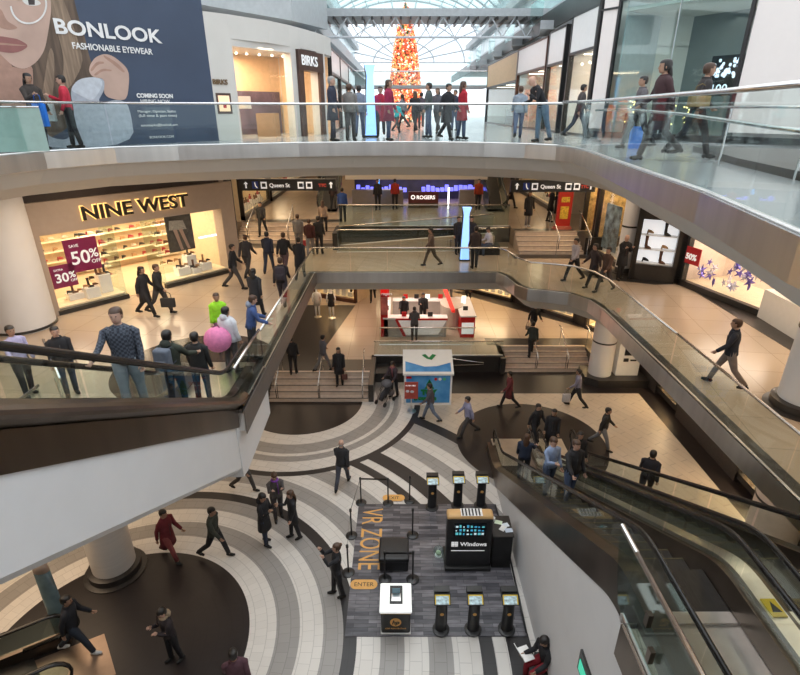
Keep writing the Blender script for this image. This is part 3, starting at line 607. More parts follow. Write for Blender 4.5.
def on_wall(body, u, v, size, m, par, P0, N0, D0, tilt=0, bold=.0, align='LEFT', squeeze=1., off=.012, name='lettering'):
    o = PP(u, v, P0 + Vector(N0) * off, N0); D = Vector(D0) * cos(tilt) + Vector((0, 0, sin(tilt)))
    return text(body, size, m, o, D, Vector((0, 0, 1)) * cos(tilt) - Vector(D0) * sin(tilt), par, bold=bold, align=align, squeeze=squeeze, ext=.002, name=name)
def fit_text(body, u0, v0, u1, hpx, m, par, P0, N0, D0, off=.03, bold=0., name='lettering', tilt=None):
    """Lettering of real size between two points of the wall."""
    a = PP(u0, v0, P0 + Vector(N0) * off, N0)
    d = pray(u1, v0); n = Vector(N0); q = PP(u1, v0, P0 + n * off, N0); Lw = (Vector((q.x - a.x, q.y - a.y, 0))).length
    top = PP(u0, v0 - hpx, P0 + n * off, N0); H = abs(top.z - a.z) / .72
    x = text(body, H, m, (0, 0, 0), (1, 0, 0), (0, 1, 0), None, bold=bold, ext=.004, name=name)
    xs = [v.co.x for v in x.data.vertices]; w = max(xs) - min(xs); D = Vector(D0).normalized(); U = Vector((0, 0, 1)); N = D.cross(U)
    M = Matrix.Translation(a) @ Matrix((D, U, N)).transposed().to_4x4() @ Matrix.Diagonal((Lw / w, 1, 1, 1)) @ Matrix.Translation((-min(xs), 0, 0))
    x.data.transform(M)
    if par: x.parent = par; x.matrix_parent_inverse = pinv(par)
    return x
m_pr = K('poster_white_print', (.85, .85, .85))
fit_text('BONLOOK', 56, 33, 161, 15, m_pr, bl, BP, BN, DB, bold=.012)
fit_text('FASHIONABLE EYEWEAR', 73, 48.5, 152, 6.5, m_pr, bl, BP, BN, DB, bold=.004)
fit_text('COMING SOON', 137, 97.5, 173, 4.3, m_pr, bl, BP, BN, DB, bold=.006)
fit_text('HIRING NOW', 141, 102.7, 170, 3.6, m_pr, bl, BP, BN, DB)
fit_text('Manager, Optician, Stylist', 138, 112.5, 176, 2.6, m_pr, bl, BP, BN, DB)
fit_text('(full time & part time)', 139, 117, 177, 2.8, m_pr, bl, BP, BN, DB)
fit_text('torontojobs@bonlook.com', 141, 126.5, 178, 2.6, m_pr, bl, BP, BN, DB)
fit_text('BONLOOK.COM', 150, 138.5, 174, 2.6, m_pr, bl, BP, BN, DB)

t = thing('frosted_panel', 'pale green frosted glass panel at the left end of the top floor railing', 'glass panel', (-8.5, 12.6, 10.3))
MB().prism([(-8.95, 12.3, 10.34), (-8.1, 12.75, 10.34), (-8.1, 12.75, 11.25), (-8.95, 12.3, 11.25)], (-.01, .02, 0)).build('pane', mat('frosted_green', (.36, .50, .46), .35), t, world=True); MB().tube([(-8.95, 12.3, 11.27), (-8.1, 12.75, 11.27)], .02, 6).build('edge_strip', m_rail, t, world=True)
# jeweller -----------------------------------------------------------
m_stone = mat('pale_stone_facade', (.66, .64, .60), .5, var=.02, scale=2); m_brown = mat('brown_portal', (.085, .045, .035), .35, var=.15)
jw = [(-5.86, 18.0), (-5.3, 18.55), (-4.35, 19.75), (-3.85, 20.75), (-3.6, 21.4), (-3.2, 22.6), (-3.0, 23.4), (-2.85, 24.4)]
jt = thing('jewellery_shop', 'curved pale stone jeweller front with a dark brown doorway', 'shop', (-5.0, 20, 10.3))
def wseg(b, p, q, z0, z1, th=.3):
    F = frame(p, q); b.fbox(F, 0, F.L, 0, th, z0, z1)
b = MB()
for i in range(len(jw) - 1): wseg(b, jw[i], jw[i + 1], 13.25, 13.9)
wseg(b, jw[0], jw[1], 10.3, 13.25); wseg(b, jw[3], jw[4], 10.3, 13.25); wseg(b, jw[5], jw[6], 10.3, 13.25); wseg(b, jw[1], jw[3], 13.05, 13.25)
b.fbox(frame(jw[1], jw[2]), 0, .06, 0, .3, 10.3, 13.25)
b.build('facade', m_stone, jt, world=True)
for a, c in ((1, 2), (2, 3)):
    F = frame(jw[a], jw[c]); MB().fbox(F, 0.02, F.L, .1, .12, 10.35, 13.1).build('window_pane', GLS, jt, world=True)
# doorway
F = frame(jw[4], jw[5]); b = MB(); b.fbox(F, -.35, -.0, -.08, .3, 10.3, 13.2); b.fbox(F, F.L - .0, F.L + .35, -.08, .3, 10.3, 13.2); b.fbox(F, -.35, F.L + .35, -.1, .3, 12.55, 13.2); b.build('doorway_frame', m_brown, jt, world=True)
MB().fbox(F, 0, F.L, .2, .22, 10.3, 12.5).build('glass_door', GLS, jt, world=True)
text('BIRKS', .46, mat('white_letter_added_glow', (.95, .95, .95), .5, emit=.15), F(-.22, -.13, 12.72), F.d, (0, 0, 1), jt, ext=.01, bold=.006, squeeze=1.1)  # faint emission added to the white letters so they look less dim
F0 = frame(jw[0], jw[1]); text('BIRKS', .2, K('bronze_letter', (.2, .13, .07), .4, metal=.6), F0(.02, -.02, 11.95), F0.d, (0, 0, 1), jt, ext=.015, bold=.006)
F = F0; MB().fbox(F, .08, .58, -.02, .02, 11.1, 11.7).build('display_frame', m_brown, jt, world=True); MB().fbox(F, .14, .52, -.025, -.01, 11.17, 11.63).build('display_back', K('peach_display', (.8, .55, .35), .5, emit=.6), jt, world=True)
MB().fbox(F, .28, .38, -.05, -.026, 11.27, 11.42).build('red_box', K('red_gloss', (.5, .02, .02), .4), jt, world=True)
m_warmw = mat('warm_interior', (.72, .50, .30), .6, var=.06); m_purple = K('purple_interior', (.10, .07, .10), .5, var=.4, scale=2)
b = MB(); b.prism([(-8.3, 20.5, 10.3), (-5.0, 24.5, 10.3), (-5.0, 24.5, 13.2), (-8.3, 20.5, 13.2)], (-.1, .1, 0)); b.prism([(-5.8, 18.3, 10.3), (-8.3, 20.5, 10.3), (-8.3, 20.5, 13.2), (-5.8, 18.3, 13.2)], (-.1, -.05, 0)); b.prism([(-5, 24.3, 10.3), (-3.0, 24.2, 10.3), (-3.0, 24.2, 13.2), (-5, 24.3, 13.2)], (0, .1, 0)); b.build('interior_wall', m_warmw, jt, world=True)
b = MB(); b.prism([(-8.1, 20.4, 10.3), (-5.1, 24.1, 10.3), (-5.1, 24.1, 11.9), (-8.1, 20.4, 11.9)], (.05, -.05, 0)); b.build('cabinet', m_purple, jt, world=True)
b = MB(); b.prism([(-5.8, 18.1, 13.2), (-8.4, 20.5, 13.2), (-5, 24.6, 13.2), (-2.9, 24.4, 13.2), (-3.9, 20.7, 13.2)], (0, 0, .05)); b.build('interior_ceiling', m_cream, jt, world=True)
b = MB(); b.box(-6.6, -5.9, 20.2, 20.9, 10.3, 11.15); b.box(-5.3, -4.6, 20.8, 21.5, 10.3, 11.1); b.build('display_counter', K('oak', (.40, .25, .14), .4), jt, world=True)
b = MB()
for k in range(10):
    b.ball((-7.2 + .32 * k + .1 * sin(k), 20.4 + .38 * k * .8, 13.12), .05, .05, .04)
b.build('spotlight', m_lamp, jt, world=True)
b = MB(); b.box(-5.9, -5.2, 19.85, 19.9, 11.25, 11.65); b.build('poster_stand', m_white2, jt, world=True)
area(-5.4, 21, 13.1, 2.2, 3, 260, WARM, parent=jt)

# shops beyond the jeweller on the left, and the right row --------------
def top_shop(p0, p1, z0, z1, label, inward=1, depth=2.2, power=30, door=True, framem=m_black, bandm=m_white2, bandh=1.0, dark=False, sign=None, mull=3):
    F = frame(p0, p1, inward); t = thing('shop_front', label, 'shop', tuple(F(F.L / 2, 0, z0))); L = F.L; zt = z1 - bandh
    b = MB(); b.fbox(F, 0, .12, 0, .2, z0, z1); b.fbox(F, L - .12, L, 0, .2, z0, z1); b.fbox(F, 0, L, 0, .2, zt, zt + .1); b.fbox(F, 0, L, 0, .2, z1 - .08, z1); b.fbox(F, 0, L, 0, .18, z0, z0 + .08); b.build('frame', framem, t, world=True)
    MB().fbox(F, .12, L - .12, .02, .15, zt + .1, z1 - .08).build('sign_band', bandm, t, world=True)
    for k in range(mull):
        a0 = .12 + (L - .24) * k / mull; a1 = .12 + (L - .24) * (k + 1) / mull; MB().fbox(F, a0 + .02, a1 - .02, .08, .1, z0 + .08, zt).build('window_pane', GLS, t, world=True)
    MB().fbox(F, 0, L, depth, depth + .1, z0, z1).build('interior_wall', m_warmw if not dark else m_purple, t, world=True)
    b = MB(); b.fbox(F, 0, .05, .2, depth, z0, z1); b.fbox(F, L - .05, L, .2, depth, z0, z1); b.build('side_wall', m_cream, t, world=True)
    MB().fbox(F, 0, L, .2, depth, zt + .05, zt + .1).build('interior_ceiling', m_cream, t, world=True)
    b = MB()
    for k in range(3): b.fbox(F, L * (k + .5) / 3 - .12, L * (k + .5) / 3 + .12, .5, depth - .2, zt + .02, zt + .05)
    b.build('ceiling_lamp', m_lamp, t, world=True)
    b = MB(); b.fbox(F, L * .15, L * .45, depth * .6, depth * .85, z0, z0 + 1.0); b.fbox(F, L * .55, L * .85, depth * .7, depth * .95, z0, z0 + 1.5); b.build('display_unit', m_wood, t, world=True)
    c = F(L / 2, depth * .5, zt - .05); area(c.x, c.y, c.z, 1.5, 1, power, WARM, parent=t)
    if sign: text(sign, bandh * .45, m_white2, F(L * .3, -.03, zt + bandh * .35), F.d, (0, 0, 1), t)
    return F, t
top_shop((-2.85, 24.4), (-2.9, 28.5), 10.3, 13.6, 'dark-framed shop front just beyond the jeweller on the top floor')
top_shop((-2.9, 28.6), (-3.0, 34), 10.3, 13.6, 'second dark shop front beyond the jeweller', framem=m_darkm, dark=True)
top_shop((-3.0, 34.1), (-3.4, 44), 10.3, 13.6, 'far left shop front near the big tree', mull=5, bandm=m_tint)
F, t = top_shop((6.6, 44), (6.6, 33), 10.3, 14.3, 'far right shop front with a brown band near the big tree', mull=4, bandm=m_warmw, bandh=1.6)
F, t = top_shop((6.6, 33), (6.7, 27), 10.3, 14.3, 'right shop front with a brown doorway and round blade sign', mull=3, bandh=1.3, framem=m_wood)
F, t = top_shop((6.7, 26.8), (6.75, 24.3), 10.3, 14.4, 'narrow tall glass shop front between white pilasters on the top floor', mull=1, bandh=1.4)
F, t = top_shop((6.8, 23.8), (6.9, 21.0), 10.3, 14.6, 'wide dark-framed shop entrance with a string of bulbs behind the leaning man', mull=2, bandh=1.4, power=60, depth=4)
for k in range(9):
    c = F(.3 + .28 * k, .5 + .3 * (k % 3), 12.9); x = MB().ball(c, .045, .045, .045, 8, 5).build('light_bulb', m_lamp, t, world=True)
# lit white panels and big dark-framed window wall, right side
FR = frame((6.9, 20.8), (12.9, 11.7)); FN = FR.n
m_glow = mat('backlit_panel', (.66, .62, .60), .4, emit=.12, ecol=(1, .93, .9), var=.01)
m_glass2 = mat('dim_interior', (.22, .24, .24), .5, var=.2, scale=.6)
wt = thing('window_wall', 'tall wall of glowing white panels round one big dark-framed shop window', 'shop window', tuple(FR(5, 0, 10.3)))
L = FR.L; segs = [(0, .75, 'p'), (.75, 5.0, 'w'), (5.0, 7.6, 'p'), (7.6, 10.9, 'p')]
b = MB(); 
for a0, a1, k in segs:
    b.fbox(FR, a0 - .04, a0 + .04, -.06, .06, 10.3, 16.5)
b.fbox(FR, 0, L, -.08, .04, 10.3, 10.5); b.fbox(FR, 0, .75, -.06, .05, 14.3, 14.36); b.fbox(FR, .75, 5, -.06, .05, 14.5, 14.56)
b.build('frame', m_black, wt, world=True)
for a0, a1, k in segs:
    if k == 'p':
        MB().fbox(FR, a0 + .1, a1 - .1, 0, .05, 10.6, 16.5).build('glowing_panel', m_glow, wt, world=True)
    else:
        MB().fbox(FR, a0, a1, 0, .02, 10.5, 14.5).build('window_pane', GLT, wt, world=True); MB().fbox(FR, a0, a1, 3, 3.1, 10.3, 16).build('interior_wall', m_glass2, wt, world=True); MB().fbox(FR, a0, a1, 0.02, .05, 14.56, 16.5).build('glowing_panel', m_glow, wt, world=True)
        b = MB(); b.fbox(FR, a0 + .2, a0 + .25, .1, 3, 10.3, 14.5); b.fbox(FR, (a0 + a1) / 2 - .01, (a0 + a1) / 2 + .01, -.01, .03, 10.5, 14.5); b.build('mullion', m_grey, wt, world=True)
        MB().fbox(FR, a0, a1, .1, 3, 10.3, 10.36).build('interior_floor', m_white2, wt, world=True)
        MB().fbox(FR, a0 + .1, a1 - .1, .1, 3, 14.2, 14.3).build('interior_ceiling', m_cream, wt, world=True)
area(*FR(2.9, 1.4, 14.0), 3, 1.5, 14, (1, .95, .9), parent=wt)
struct(MB().fbox(FR, -.1, L + 3, .3, .45, 10.3, 16.5).build('wall_right', m_white) if False else MB().fbox(FR, 5.1, L + 3, .3, .45, 10.3, 16.5).build('wall_right', m_white))
struct(MB().box(6.9, 7.0, 20.9, 78, 14.6, 15.4).build('trim_right_fascia', m_darkm))
for k in range(3):
    c = FR(1.2 + 1.1 * k, 1.0, 10.36); x = MB().rings([(c.x, c.y, 10.36, .28, .28), (c.x, c.y, 11.1, .3, .3), (c.x, c.y, 11.15, .1, .1)], 14).build('planter', m_dark); tag(x, ['planter with golden fairy lights nearest the leaning man', 'middle planter with golden fairy lights in the big window', 'planter with golden fairy lights below the lit number display'][k], 'planter')
    b = MB(); rnd = random.Random(k)
    for q in range(60): b.ball((c.x + rnd.uniform(-.3, .3), c.y + rnd.uniform(-.3, .3), 10.75 + rnd.uniform(0, .75)), .022, .022, .022, 5, 3)
    x = b.build('fairy_lights', mat('fairy_gold', (1, .7, .25), .5, emit=4)); tag(x, ['tangle of gold fairy lights in the leftmost window planter', 'tangle of gold fairy lights in the middle window planter', 'tangle of gold fairy lights in the window planter beneath the number display'][k], 'fairy lights'); x['kind'] = 'stuff'
c = FR(4.3, .6, 12.0); t = thing('number_display', 'dark screen with white flowers and the number 100 in the big shop window', 'screen', tuple(c))
MB().fbox(FR, 3.9, 4.9, .5, .56, 11.6, 12.7).build('panel', m_black, t, world=True); b = MB(); rnd = random.Random(4)
for q in range(40): p = FR(4.4 + rnd.uniform(-.4, .4), .48, 12.35 + rnd.uniform(-.25, .25)); b.ball(p, .05, .02, .05, 6, 4)
b.build('flower_image', mat('screen_white', (.8, .85, 1), .5, emit=.8), t, world=True); text('100', .35, MATS['screen_white'], FR(4.02, .48, 11.68), FR.d, (0, 0, 1), t)
# second rail and end handrail of the right walkway (ramp beyond)
t = thing('ramp_handrail', 'pair of round steel handrails on slanted posts along the top walkway', 'handrail', (5.6, 10, 10.3))
b = [(4.55, 13.2, 11.2), (4.3, 10.9, 11.22), (4.0, 8, 11.15), (3.5, 5.2, 11.05), (3.2, 3.4, 11.0)]
MB().tube(b, .022, 8).build('rail', m_rail, t, smooth=True, world=True)
MB().tube([(5.6, 10.6, 11.25), (5.6, 8.6, 11.25), (5.1, 4.0, 11.2)], .022, 8).build('rail', m_rail, t, smooth=True, world=True)
for x, y in ((5.6, 9.6), (5.55, 7.6), (5.3, 5.6)): MB().tube([(x, y, 10.3), (x, y, 11.24)], .02, 8).build('post', m_rail, t, world=True)
struct(MB().prism([tuple(P(692, 151, 10.3)), tuple(P(800, 155, 10.3)), tuple(P(812, 184, 10.3)), tuple(P(735, 165, 10.3))], (0, 0, .12)).build('trim_ramp', m_dark))
t = thing('waste_bin', 'dark rounded bin at the right edge of the top walkway', 'bin', (6.55, 8.2, 10.4)); MB().lathe([(.3, 0), (.34, .1), (.34, .75), (.28, .85)], (6.55, 8.2, 10.4)).build('body', m_black, t, world=True, smooth='auto'); MB().lathe([(.3, .8), (.2, .95), (.05, 1.0)], (6.55, 8.2, 10.4)).build('lid', m_darkm, t, world=True, smooth=True)
# ---------------------------------------------------------------- middle floor shops
m_nwf = mat('beige_portal', (.42, .34, .28), .5, var=.03); m_shelf = K('cream_shelf', (.82, .70, .50), .4); m_gold = K('gold_trim', (.6, .42, .12), .3, metal=.6)
m_shoe = [K('shoe_black', (.02, .02, .02), .3), K('shoe_brown', (.14, .06, .03), .35), K('shoe_tan', (.42, .25, .12), .4), K('shoe_red', (.35, .03, .04), .35), K('shoe_cream', (.6, .5, .4), .4)]
def shoe_mesh(kind):
    b = MB()
    b.rings([(0, -.02, 0, .035, .10), (0, -.02, .02, .038, .105), (0, -.01, .05, .033, .085), (0, .03, .08, .028, .05)], 10)
    if kind == 'boot': b.rings([(0, .045, .05, .035, .045), (0, .05, .2, .034, .038), (0, .05, .34, .045, .05)], 10)
    else: b.box(-.012, .012, .05, .08, -.045, .03)
    return b
shoe_src = {}
def shoe(p, rz, k, label, group, kind='heel', cat='shoe', s=1.0):
    key = (kind, k)
    if key not in shoe_src:
        o = shoe_mesh(kind).build('boot' if kind == 'boot' else 'shoe', m_shoe[k], None, smooth=True); shoe_src[key] = o; first = True
    else: o = shoe_src[key].copy(); COL.objects.link(o)
    o.location = tuple(p) if kind == 'boot' else (p[0], p[1], p[2] + .045 * s); o.rotation_euler = (0, 0, rz); o.scale = (s, s, s)
    return tag(o, label, cat, group)
FN_ = frame((-11.3, 16.0), (-6.95, 21.2)); Ln = FN_.L
nw = thing('shoe_shop', 'shoe shop front with a beige portal, halo-lit letters and glowing shelves', 'shop', tuple(FN_(Ln / 2, 0, 5)))
b = MB(); b.fbox(FN_, -.25, Ln + .3, -.05, .5, 7.62, 8.62); b.fbox(FN_, -.25, .1, -.05, .5, 5, 7.62); b.fbox(FN_, Ln - .3, Ln + .3, -.05, .5, 5, 7.62); b.build('portal', m_nwf, nw, world=True)
MB().fbox(FN_, -.3, Ln + .3, .1, .6, 8.62, 9.25).build('soffit_recess', K('recess_brown', (.05, .035, .03), .6), nw, world=True)
text('NINE WEST', .62, K('letter_black', (.02, .015, .01), .3), FN_(1.38, -.16, 7.93), FN_.d, (0, 0, 1), nw, ext=.03, bold=.014, squeeze=1.16)
text('NINE WEST', .62, K('halo_glow', (1, .62, .2), .5, emit=1.0), FN_(1.38, -.09, 7.93), FN_.d, (0, 0, 1), nw, ext=.01, bold=.032, squeeze=1.16, name='halo')
for a0, a1 in ((.1, 2.3), (3.8, Ln - .3)):
    MB().fbox(FN_, a0, a1, .0, .02, 5.15, 7.62).build('window_pane', GLS, nw, world=True); MB().fbox(FN_, a0 - .05, a1 + .05, -.08, .1, 5, 5.15).build('window_sill', m_darkm, nw, world=True)
    MB().fbox(FN_, a0, a1, .1, 1.2, 5.0, 5.2).build('window_platform', m_shelf, nw, world=True)
for a in (2.3, 3.8): MB().fbox(FN_, a - .01, a + .01, 0, 1.2, 5.15, 7.62).build('side_glass', GLT, nw, world=True)
b = MB(); b.fbox(FN_, -.1, Ln + .2, 4.5, 4.6, 5, 8.1); b.fbox(FN_, 0, .1, .5, 4.5, 5, 8.1); b.fbox(FN_, Ln, Ln + .1, .5, 4.5, 5, 8.1); b.build('interior_wall', m_shopw, nw, world=True)
MB().fbox(FN_, 0, Ln, .5, 4.5, 8.0, 8.1).build('interior_ceiling', m_shelf, nw, world=True); MB().fbox(FN_, .1, Ln - .1, .1, 4.5, 5.0, 5.02).build('interior_floor', K('shop_floor', (.6, .45, .3), .3), nw, world=True)
b = MB()
for a in (1.2, 3.4, 5.4):
    for c in (1.0, 2.6, 3.9): b.fbox(FN_, a - .2, a + .2, c - .12, c + .12, 7.96, 8.0)
b.build('ceiling_lamp', m_lamp, nw, world=True)
c = FN_(Ln / 2, 2.2, 7.9); area(c.x, c.y, c.z, 5, 3, 300, (1, .8, .55), rot=(0, 0, atan2(FN_.d.y, FN_.d.x)), parent=nw)
rnd = random.Random(3); ang = atan2(FN_.d.y, FN_.d.x)
for r in range(6):
    z = 5.35 + .4 * r; MB().fbox(FN_, .3, Ln - .3, 4.1, 4.5, z - .03, z).build('shelf', m_shelf, nw, world=True)
    for k in range(14): shoe(FN_(.45 + .42 * k + rnd.uniform(-.1, .1), 4.3, z), ang + rnd.choice((1.2, 1.57, 2)), rnd.randrange(5), 'small shoe on the long glowing back shelves of the shoe shop', 'shoes on the back wall shelves', s=1.15)
for sx in (2.2, 4.9):
    for r in range(5):
        z = 5.45 + .4 * r; MB().fbox(FN_, sx - .5, sx + .4, 1.5, 1.8, z - .02, z).build('shelf', m_shelf, nw, world=True)
        for k in range(3): shoe(FN_(sx - .35 + .3 * k, 1.65, z), ang + 1.3, rnd.randrange(5), 'shoe on the free-standing glass shelves behind the ' + ('sale posters' if sx < 3 else 'right-hand shop window'), 'shoes on shelves by ' + ('sale posters' if sx < 3 else 'right window'), s=1.2)
plin = [(.9, .75, 5.4, .5), (1.35, .5, 5.55, .45), (1.9, .75, 5.85, .4), (4.8, .6, 5.5, .5), (5.3, .85, 5.85, .4), (5.75, .55, 5.5, .45), (5.25, .45, 5.4, .35)]
for i, (a, c, z, w) in enumerate(plin):
    x = MB().fbox(FN_, a - w / 2, a + w / 2, c - .2, c + .2, 5.2, z).build('display_plinth', m_white2); tag(x, ['low white plinth of shoes under the 30% poster', 'white plinth of shoes between the sale posters', 'tall white plinth of boots right of the 50% poster', 'white plinth of shoes at the door side of the right window', 'tallest white plinth in the right shop window', 'white plinth of shoes at the far side of the right window', 'small front plinth in the right shop window'][i], 'plinth')
    for k in range(3): shoe(FN_(a - w / 3 + w / 3 * k, c - .03, z), ang + 1.2 + .2 * k, (i * 2 + k) % 3, 'dark shoe on a white plinth in the ' + ('left' if a < 3 else 'right') + ' window of the shoe shop', 'shoes on ' + ('left' if a < 3 else 'right') + ' window plinths', 'boot' if i == 2 or k == 1 else 'heel')
m_mag = K('sale_magenta', (.26, .015, .09), .45)
for (a0, a1, z0, z1, tx, sm, lb) in ((.7, 1.72, 6.25, 7.35, '50', 'SAVE', 'large magenta sale poster reading 50% OFF'), (.14, .88, 5.85, 6.6, '30', 'EXTRA', 'smaller magenta sale poster reading 30%, lower left')):
    t = thing('sale_poster', lb, 'poster', tuple(FN_((a0 + a1) / 2, .05, z0))); MB().fbox(FN_, a0, a1, .05, .07, z0, z1).build('panel', m_mag, t, world=True); h = (z1 - z0)
    text(tx, h * .55, m_letw, FN_(a0 + .12 * (a1 - a0), .04, z0 + .25 * h), FN_.d, (0, 0, 1), t, bold=.008); text('%', h * .38, m_letw, FN_(a0 + .70 * (a1 - a0), .04, z0 + .38 * h), FN_.d, (0, 0, 1), t, bold=.004); text('OFF', h * .16, m_letw, FN_(a0 + .72 * (a1 - a0), .04, z0 + .2 * h), FN_.d, (0, 0, 1), t)
    text(sm, h * .12, m_letw, FN_(a0 + .15 * (a1 - a0), .04, z0 + .76 * h), FN_.d, (0, 0, 1), t)
# big picture of legs in the right window, mannequin in a dark coat
t = thing('fashion_picture', 'hanging grey picture of a patterned skirt and bare legs in the right shop window', 'picture', tuple(FN_(5.1, .3, 6.0)))
MB().fbox(FN_, 4.3, 5.35, .3, .33, 6.2, 7.55).build('panel', K('picture_grey', (.10, .09, .08), .5, var=.3), t, world=True); MB().prism([FN_(4.45, .28, 7.4), FN_(5.0, .28, 7.35), FN_(5.1, .28, 7.0), FN_(4.4, .28, 7.05)], FN_.n * .01).build('skirt', K('houndstooth', (.45, .42, .38), .5, var=.5, scale=40), t, world=True)
for q in (0, .22): MB().prism([FN_(4.55 + q, .28, 7.05), FN_(4.7 + q, .28, 7.05), FN_(4.85 + q * 1.3, .28, 6.25), FN_(4.74 + q * 1.3, .28, 6.25)], FN_.n * .01).build('leg', m_face, t, world=True)
text('MODERN CLASSICS', .1, K('neon', (.6, .65, 1), .5, emit=2), FN_(5.4, .03, 6.6), FN_.d, (0, 0, 1), nw, squeeze=.9)

def low_shop(p0, p1, z0, z1, label, inward=1, depth=2.0, power=40, col=(1, .75, .45), wall=m_shopw, framem=m_dark, goods=True, seed=1, lintel=.25, floorm=m_shelf, lamps=True):
    F = frame(p0, p1, inward); L = F.L; t = thing('shop_window', label, 'shop window', tuple(F(L / 2, 0, z0)))
    b = MB(); b.fbox(F, 0, .1, -.02, .2, z0, z1); b.fbox(F, L - .1, L, -.02, .2, z0, z1); b.fbox(F, 0, L, -.02, .2, z1 - lintel, z1); b.fbox(F, 0, L, -.02, .2, z0, z0 + .22); b.build('frame', framem, t, world=True)
    MB().fbox(F, .1, L - .1, .05, .07, z0 + .22, z1 - lintel).build('window_pane', GLS, t, world=True)
    b = MB(); b.fbox(F, 0, L, depth, depth + .05, z0, z1); b.fbox(F, -.02, 0.03, .2, depth, z0, z1); b.fbox(F, L - .03, L + .02, .2, depth, z0, z1); b.build('interior_wall', wall, t, world=True)
    MB().fbox(F, 0, L, .2, depth, z1 - .3, z1 - .2).build('interior_ceiling', wall, t, world=True); MB().fbox(F, .1, L - .1, .2, depth, z0, z0 + .22).build('window_platform', floorm, t, world=True)
    rnd = random.Random(seed)
    if goods:
        for k in range(2):
            z = z0 + .9 + .6 * k; MB().fbox(F, .3, L - .3, depth - .4, depth - .02, z - .03, z).build('shelf', m_shelf, t, world=True)
        n = int(L / .5)
        for k in range(n):
            a = .35 + (L - .7) * (k + .5) / n; h = rnd.uniform(.3, .9); MB().fbox(F, a - .14, a + .14, .35, .65, z0 + .22, z0 + .22 + h * .5).build('display_block', m_white2, t, world=True)
            b = MB(); c = F(a, .5, z0 + .22 + h * .5); b.rings([(c.x, c.y, c.z, .07, .07), (c.x, c.y, c.z + .12, .09, .09), (c.x, c.y, c.z + .2, .04, .04), (c.x, c.y, c.z + .3, .05, .05)], 10); b.build('display_item', m_shoe[rnd.randrange(5)] if wall != m_gold else m_gold, t, world=True)
            c = F(a, depth - .2, z0 + .9 + .6 * (k % 2)); b = MB(); b.rings([(c.x, c.y, c.z, .08, .06), (c.x, c.y, c.z + .2, .1, .07), (c.x, c.y, c.z + .26, .03, .03)], 8); b.build('display_item', m_shoe[(k + 2) % 5], t, world=True)
    if lamps:
        b = MB()
        for k in range(max(2, int(L))): b.fbox(F, (k + .5) * L / max(2, int(L)) - .08, (k + .5) * L / max(2, int(L)) + .08, .6, .8, z1 - .34, z1 - .3)
        b.build('ceiling_lamp', m_lamp, t, world=True)
    if power: c = F(L / 2, depth * .5, z1 - .4); area(c.x, c.y, c.z, min(L * .7, 3), depth * .5, power, col, rot=(0, 0, atan2(F.d.y, F.d.x)), parent=t)
    return F, t
m_goldw = K('gold_interior', (.40, .28, .12), .45, var=.55, scale=5)
struct(MB().prism([(-6.95, 21.2, 5), (-7.6, 22.3, 5), (-7.9, 22.1, 5), (-7.3, 21.1, 5)], (0, 0, 4.2)).build('trim_pilaster', m_nwf))
low_shop((-7.7, 23.0), (-8.2, 26.2), 5, 8.6, 'gold-lit jewellery window beside the upper left stairs', wall=m_goldw, power=130, seed=4, depth=1.0)
low_shop((-8.3, 28.0), (-8.3, 34), 5.8, 9.0, 'pale lit shop front behind the hanging sign, past the upper left stairs', power=60, seed=5)
low_shop((-8.3, 34.5), (-8.3, 48), 5.8, 9.0, 'distant bright shop front along the back left gallery', power=90, seed=6)
# right side of the middle floor
low_shop((8.9, 25.6), (9.0, 24.2), 5, 9.0, 'narrow golden shop window right of the red totem sign', power=60, seed=7, wall=m_goldw)
F, t = low_shop((9.0, 24.1), (9.3, 21.6), 5, 9.0, 'gold shop window with a blue and silver poster behind glass', power=60, seed=9, wall=m_goldw)
MB().fbox(F, .3, 1.6, .3, .33, 5.4, 7.4).build('hanging_poster', mat('poster_blue_silver', (.22, .30, .36), .4, var=.8, scale=3), t, world=True)
low_shop((8.6, 40), (8.8, 30), 5.8, 9.1, 'long shop front hung with coloured lights behind the right hanging sign', power=90, seed=8)
struct(MB().prism([(9.8, 21.3, 5), (9.85, 20.9, 5), (11.3, 20.1, 5), (12, 21.2, 5)], (0, 0, 4.25)).build('trim_dark_pier', m_darkm))
# white shoe showcase facing the void
FS = frame((9.2, 20.1), (11.2, 19.2)); t = thing('shop_window', 'small dark showcase with a white lit interior and three shelves of shoes', 'shop window', tuple(FS(.8, 0, 5)))
b = MB(); b.fbox(FS, -.05, .15, -.05, .6, 5, 9.2); b.fbox(FS, 1.45, 1.6, -.05, .6, 5, 9.2); b.fbox(FS, .0, 1.6, -.05, .6, 5, 5.65); b.fbox(FS, 0, 1.6, -.05, .6, 7.4, 9.2); b.build('frame', m_dark, t, world=True)
MB().fbox(FS, .15, 1.45, .5, .55, 5.65, 7.4).build('backlit_back', K('white_lightbox', (.8, .82, .85), .4, emit=.45), t, world=True)
for k in range(3):
    z = 5.67 + .55 * k; MB().fbox(FS, .15, 1.45, .1, .5, z - .02, z).build('shelf', m_white2, t, world=True)
    for q in (0, 1): shoe(FS(.45 + .6 * q, .3, z), atan2(FS.d.y, FS.d.x) + 1.0, (k + q) % 3, 'shoe on a shelf of the small white-lit showcase', 'shoes in the white-lit showcase', 'boot' if (k + q) % 2 else 'heel', s=1.4)
FQ = frame((11.75, 18.6), (12.0, 15.2)); FQ2 = frame((12.0, 15.0), (11.9, 9))
F, t = low_shop((10.8, 19.3), (12.0, 15.0), 5, 7.9, 'bright shop window hung with sparkling purple stars', power=70, col=(1, .85, .7), seed=11, goods=False, wall=K('pink_white', (.85, .72, .62), .5), framem=m_darkm)
rnd = random.Random(9); m_star = [K('star_purple', (.16, .12, .5), .25, metal=.5), K('star_silver', (.7, .7, .85), .2, metal=.6)]
star = None
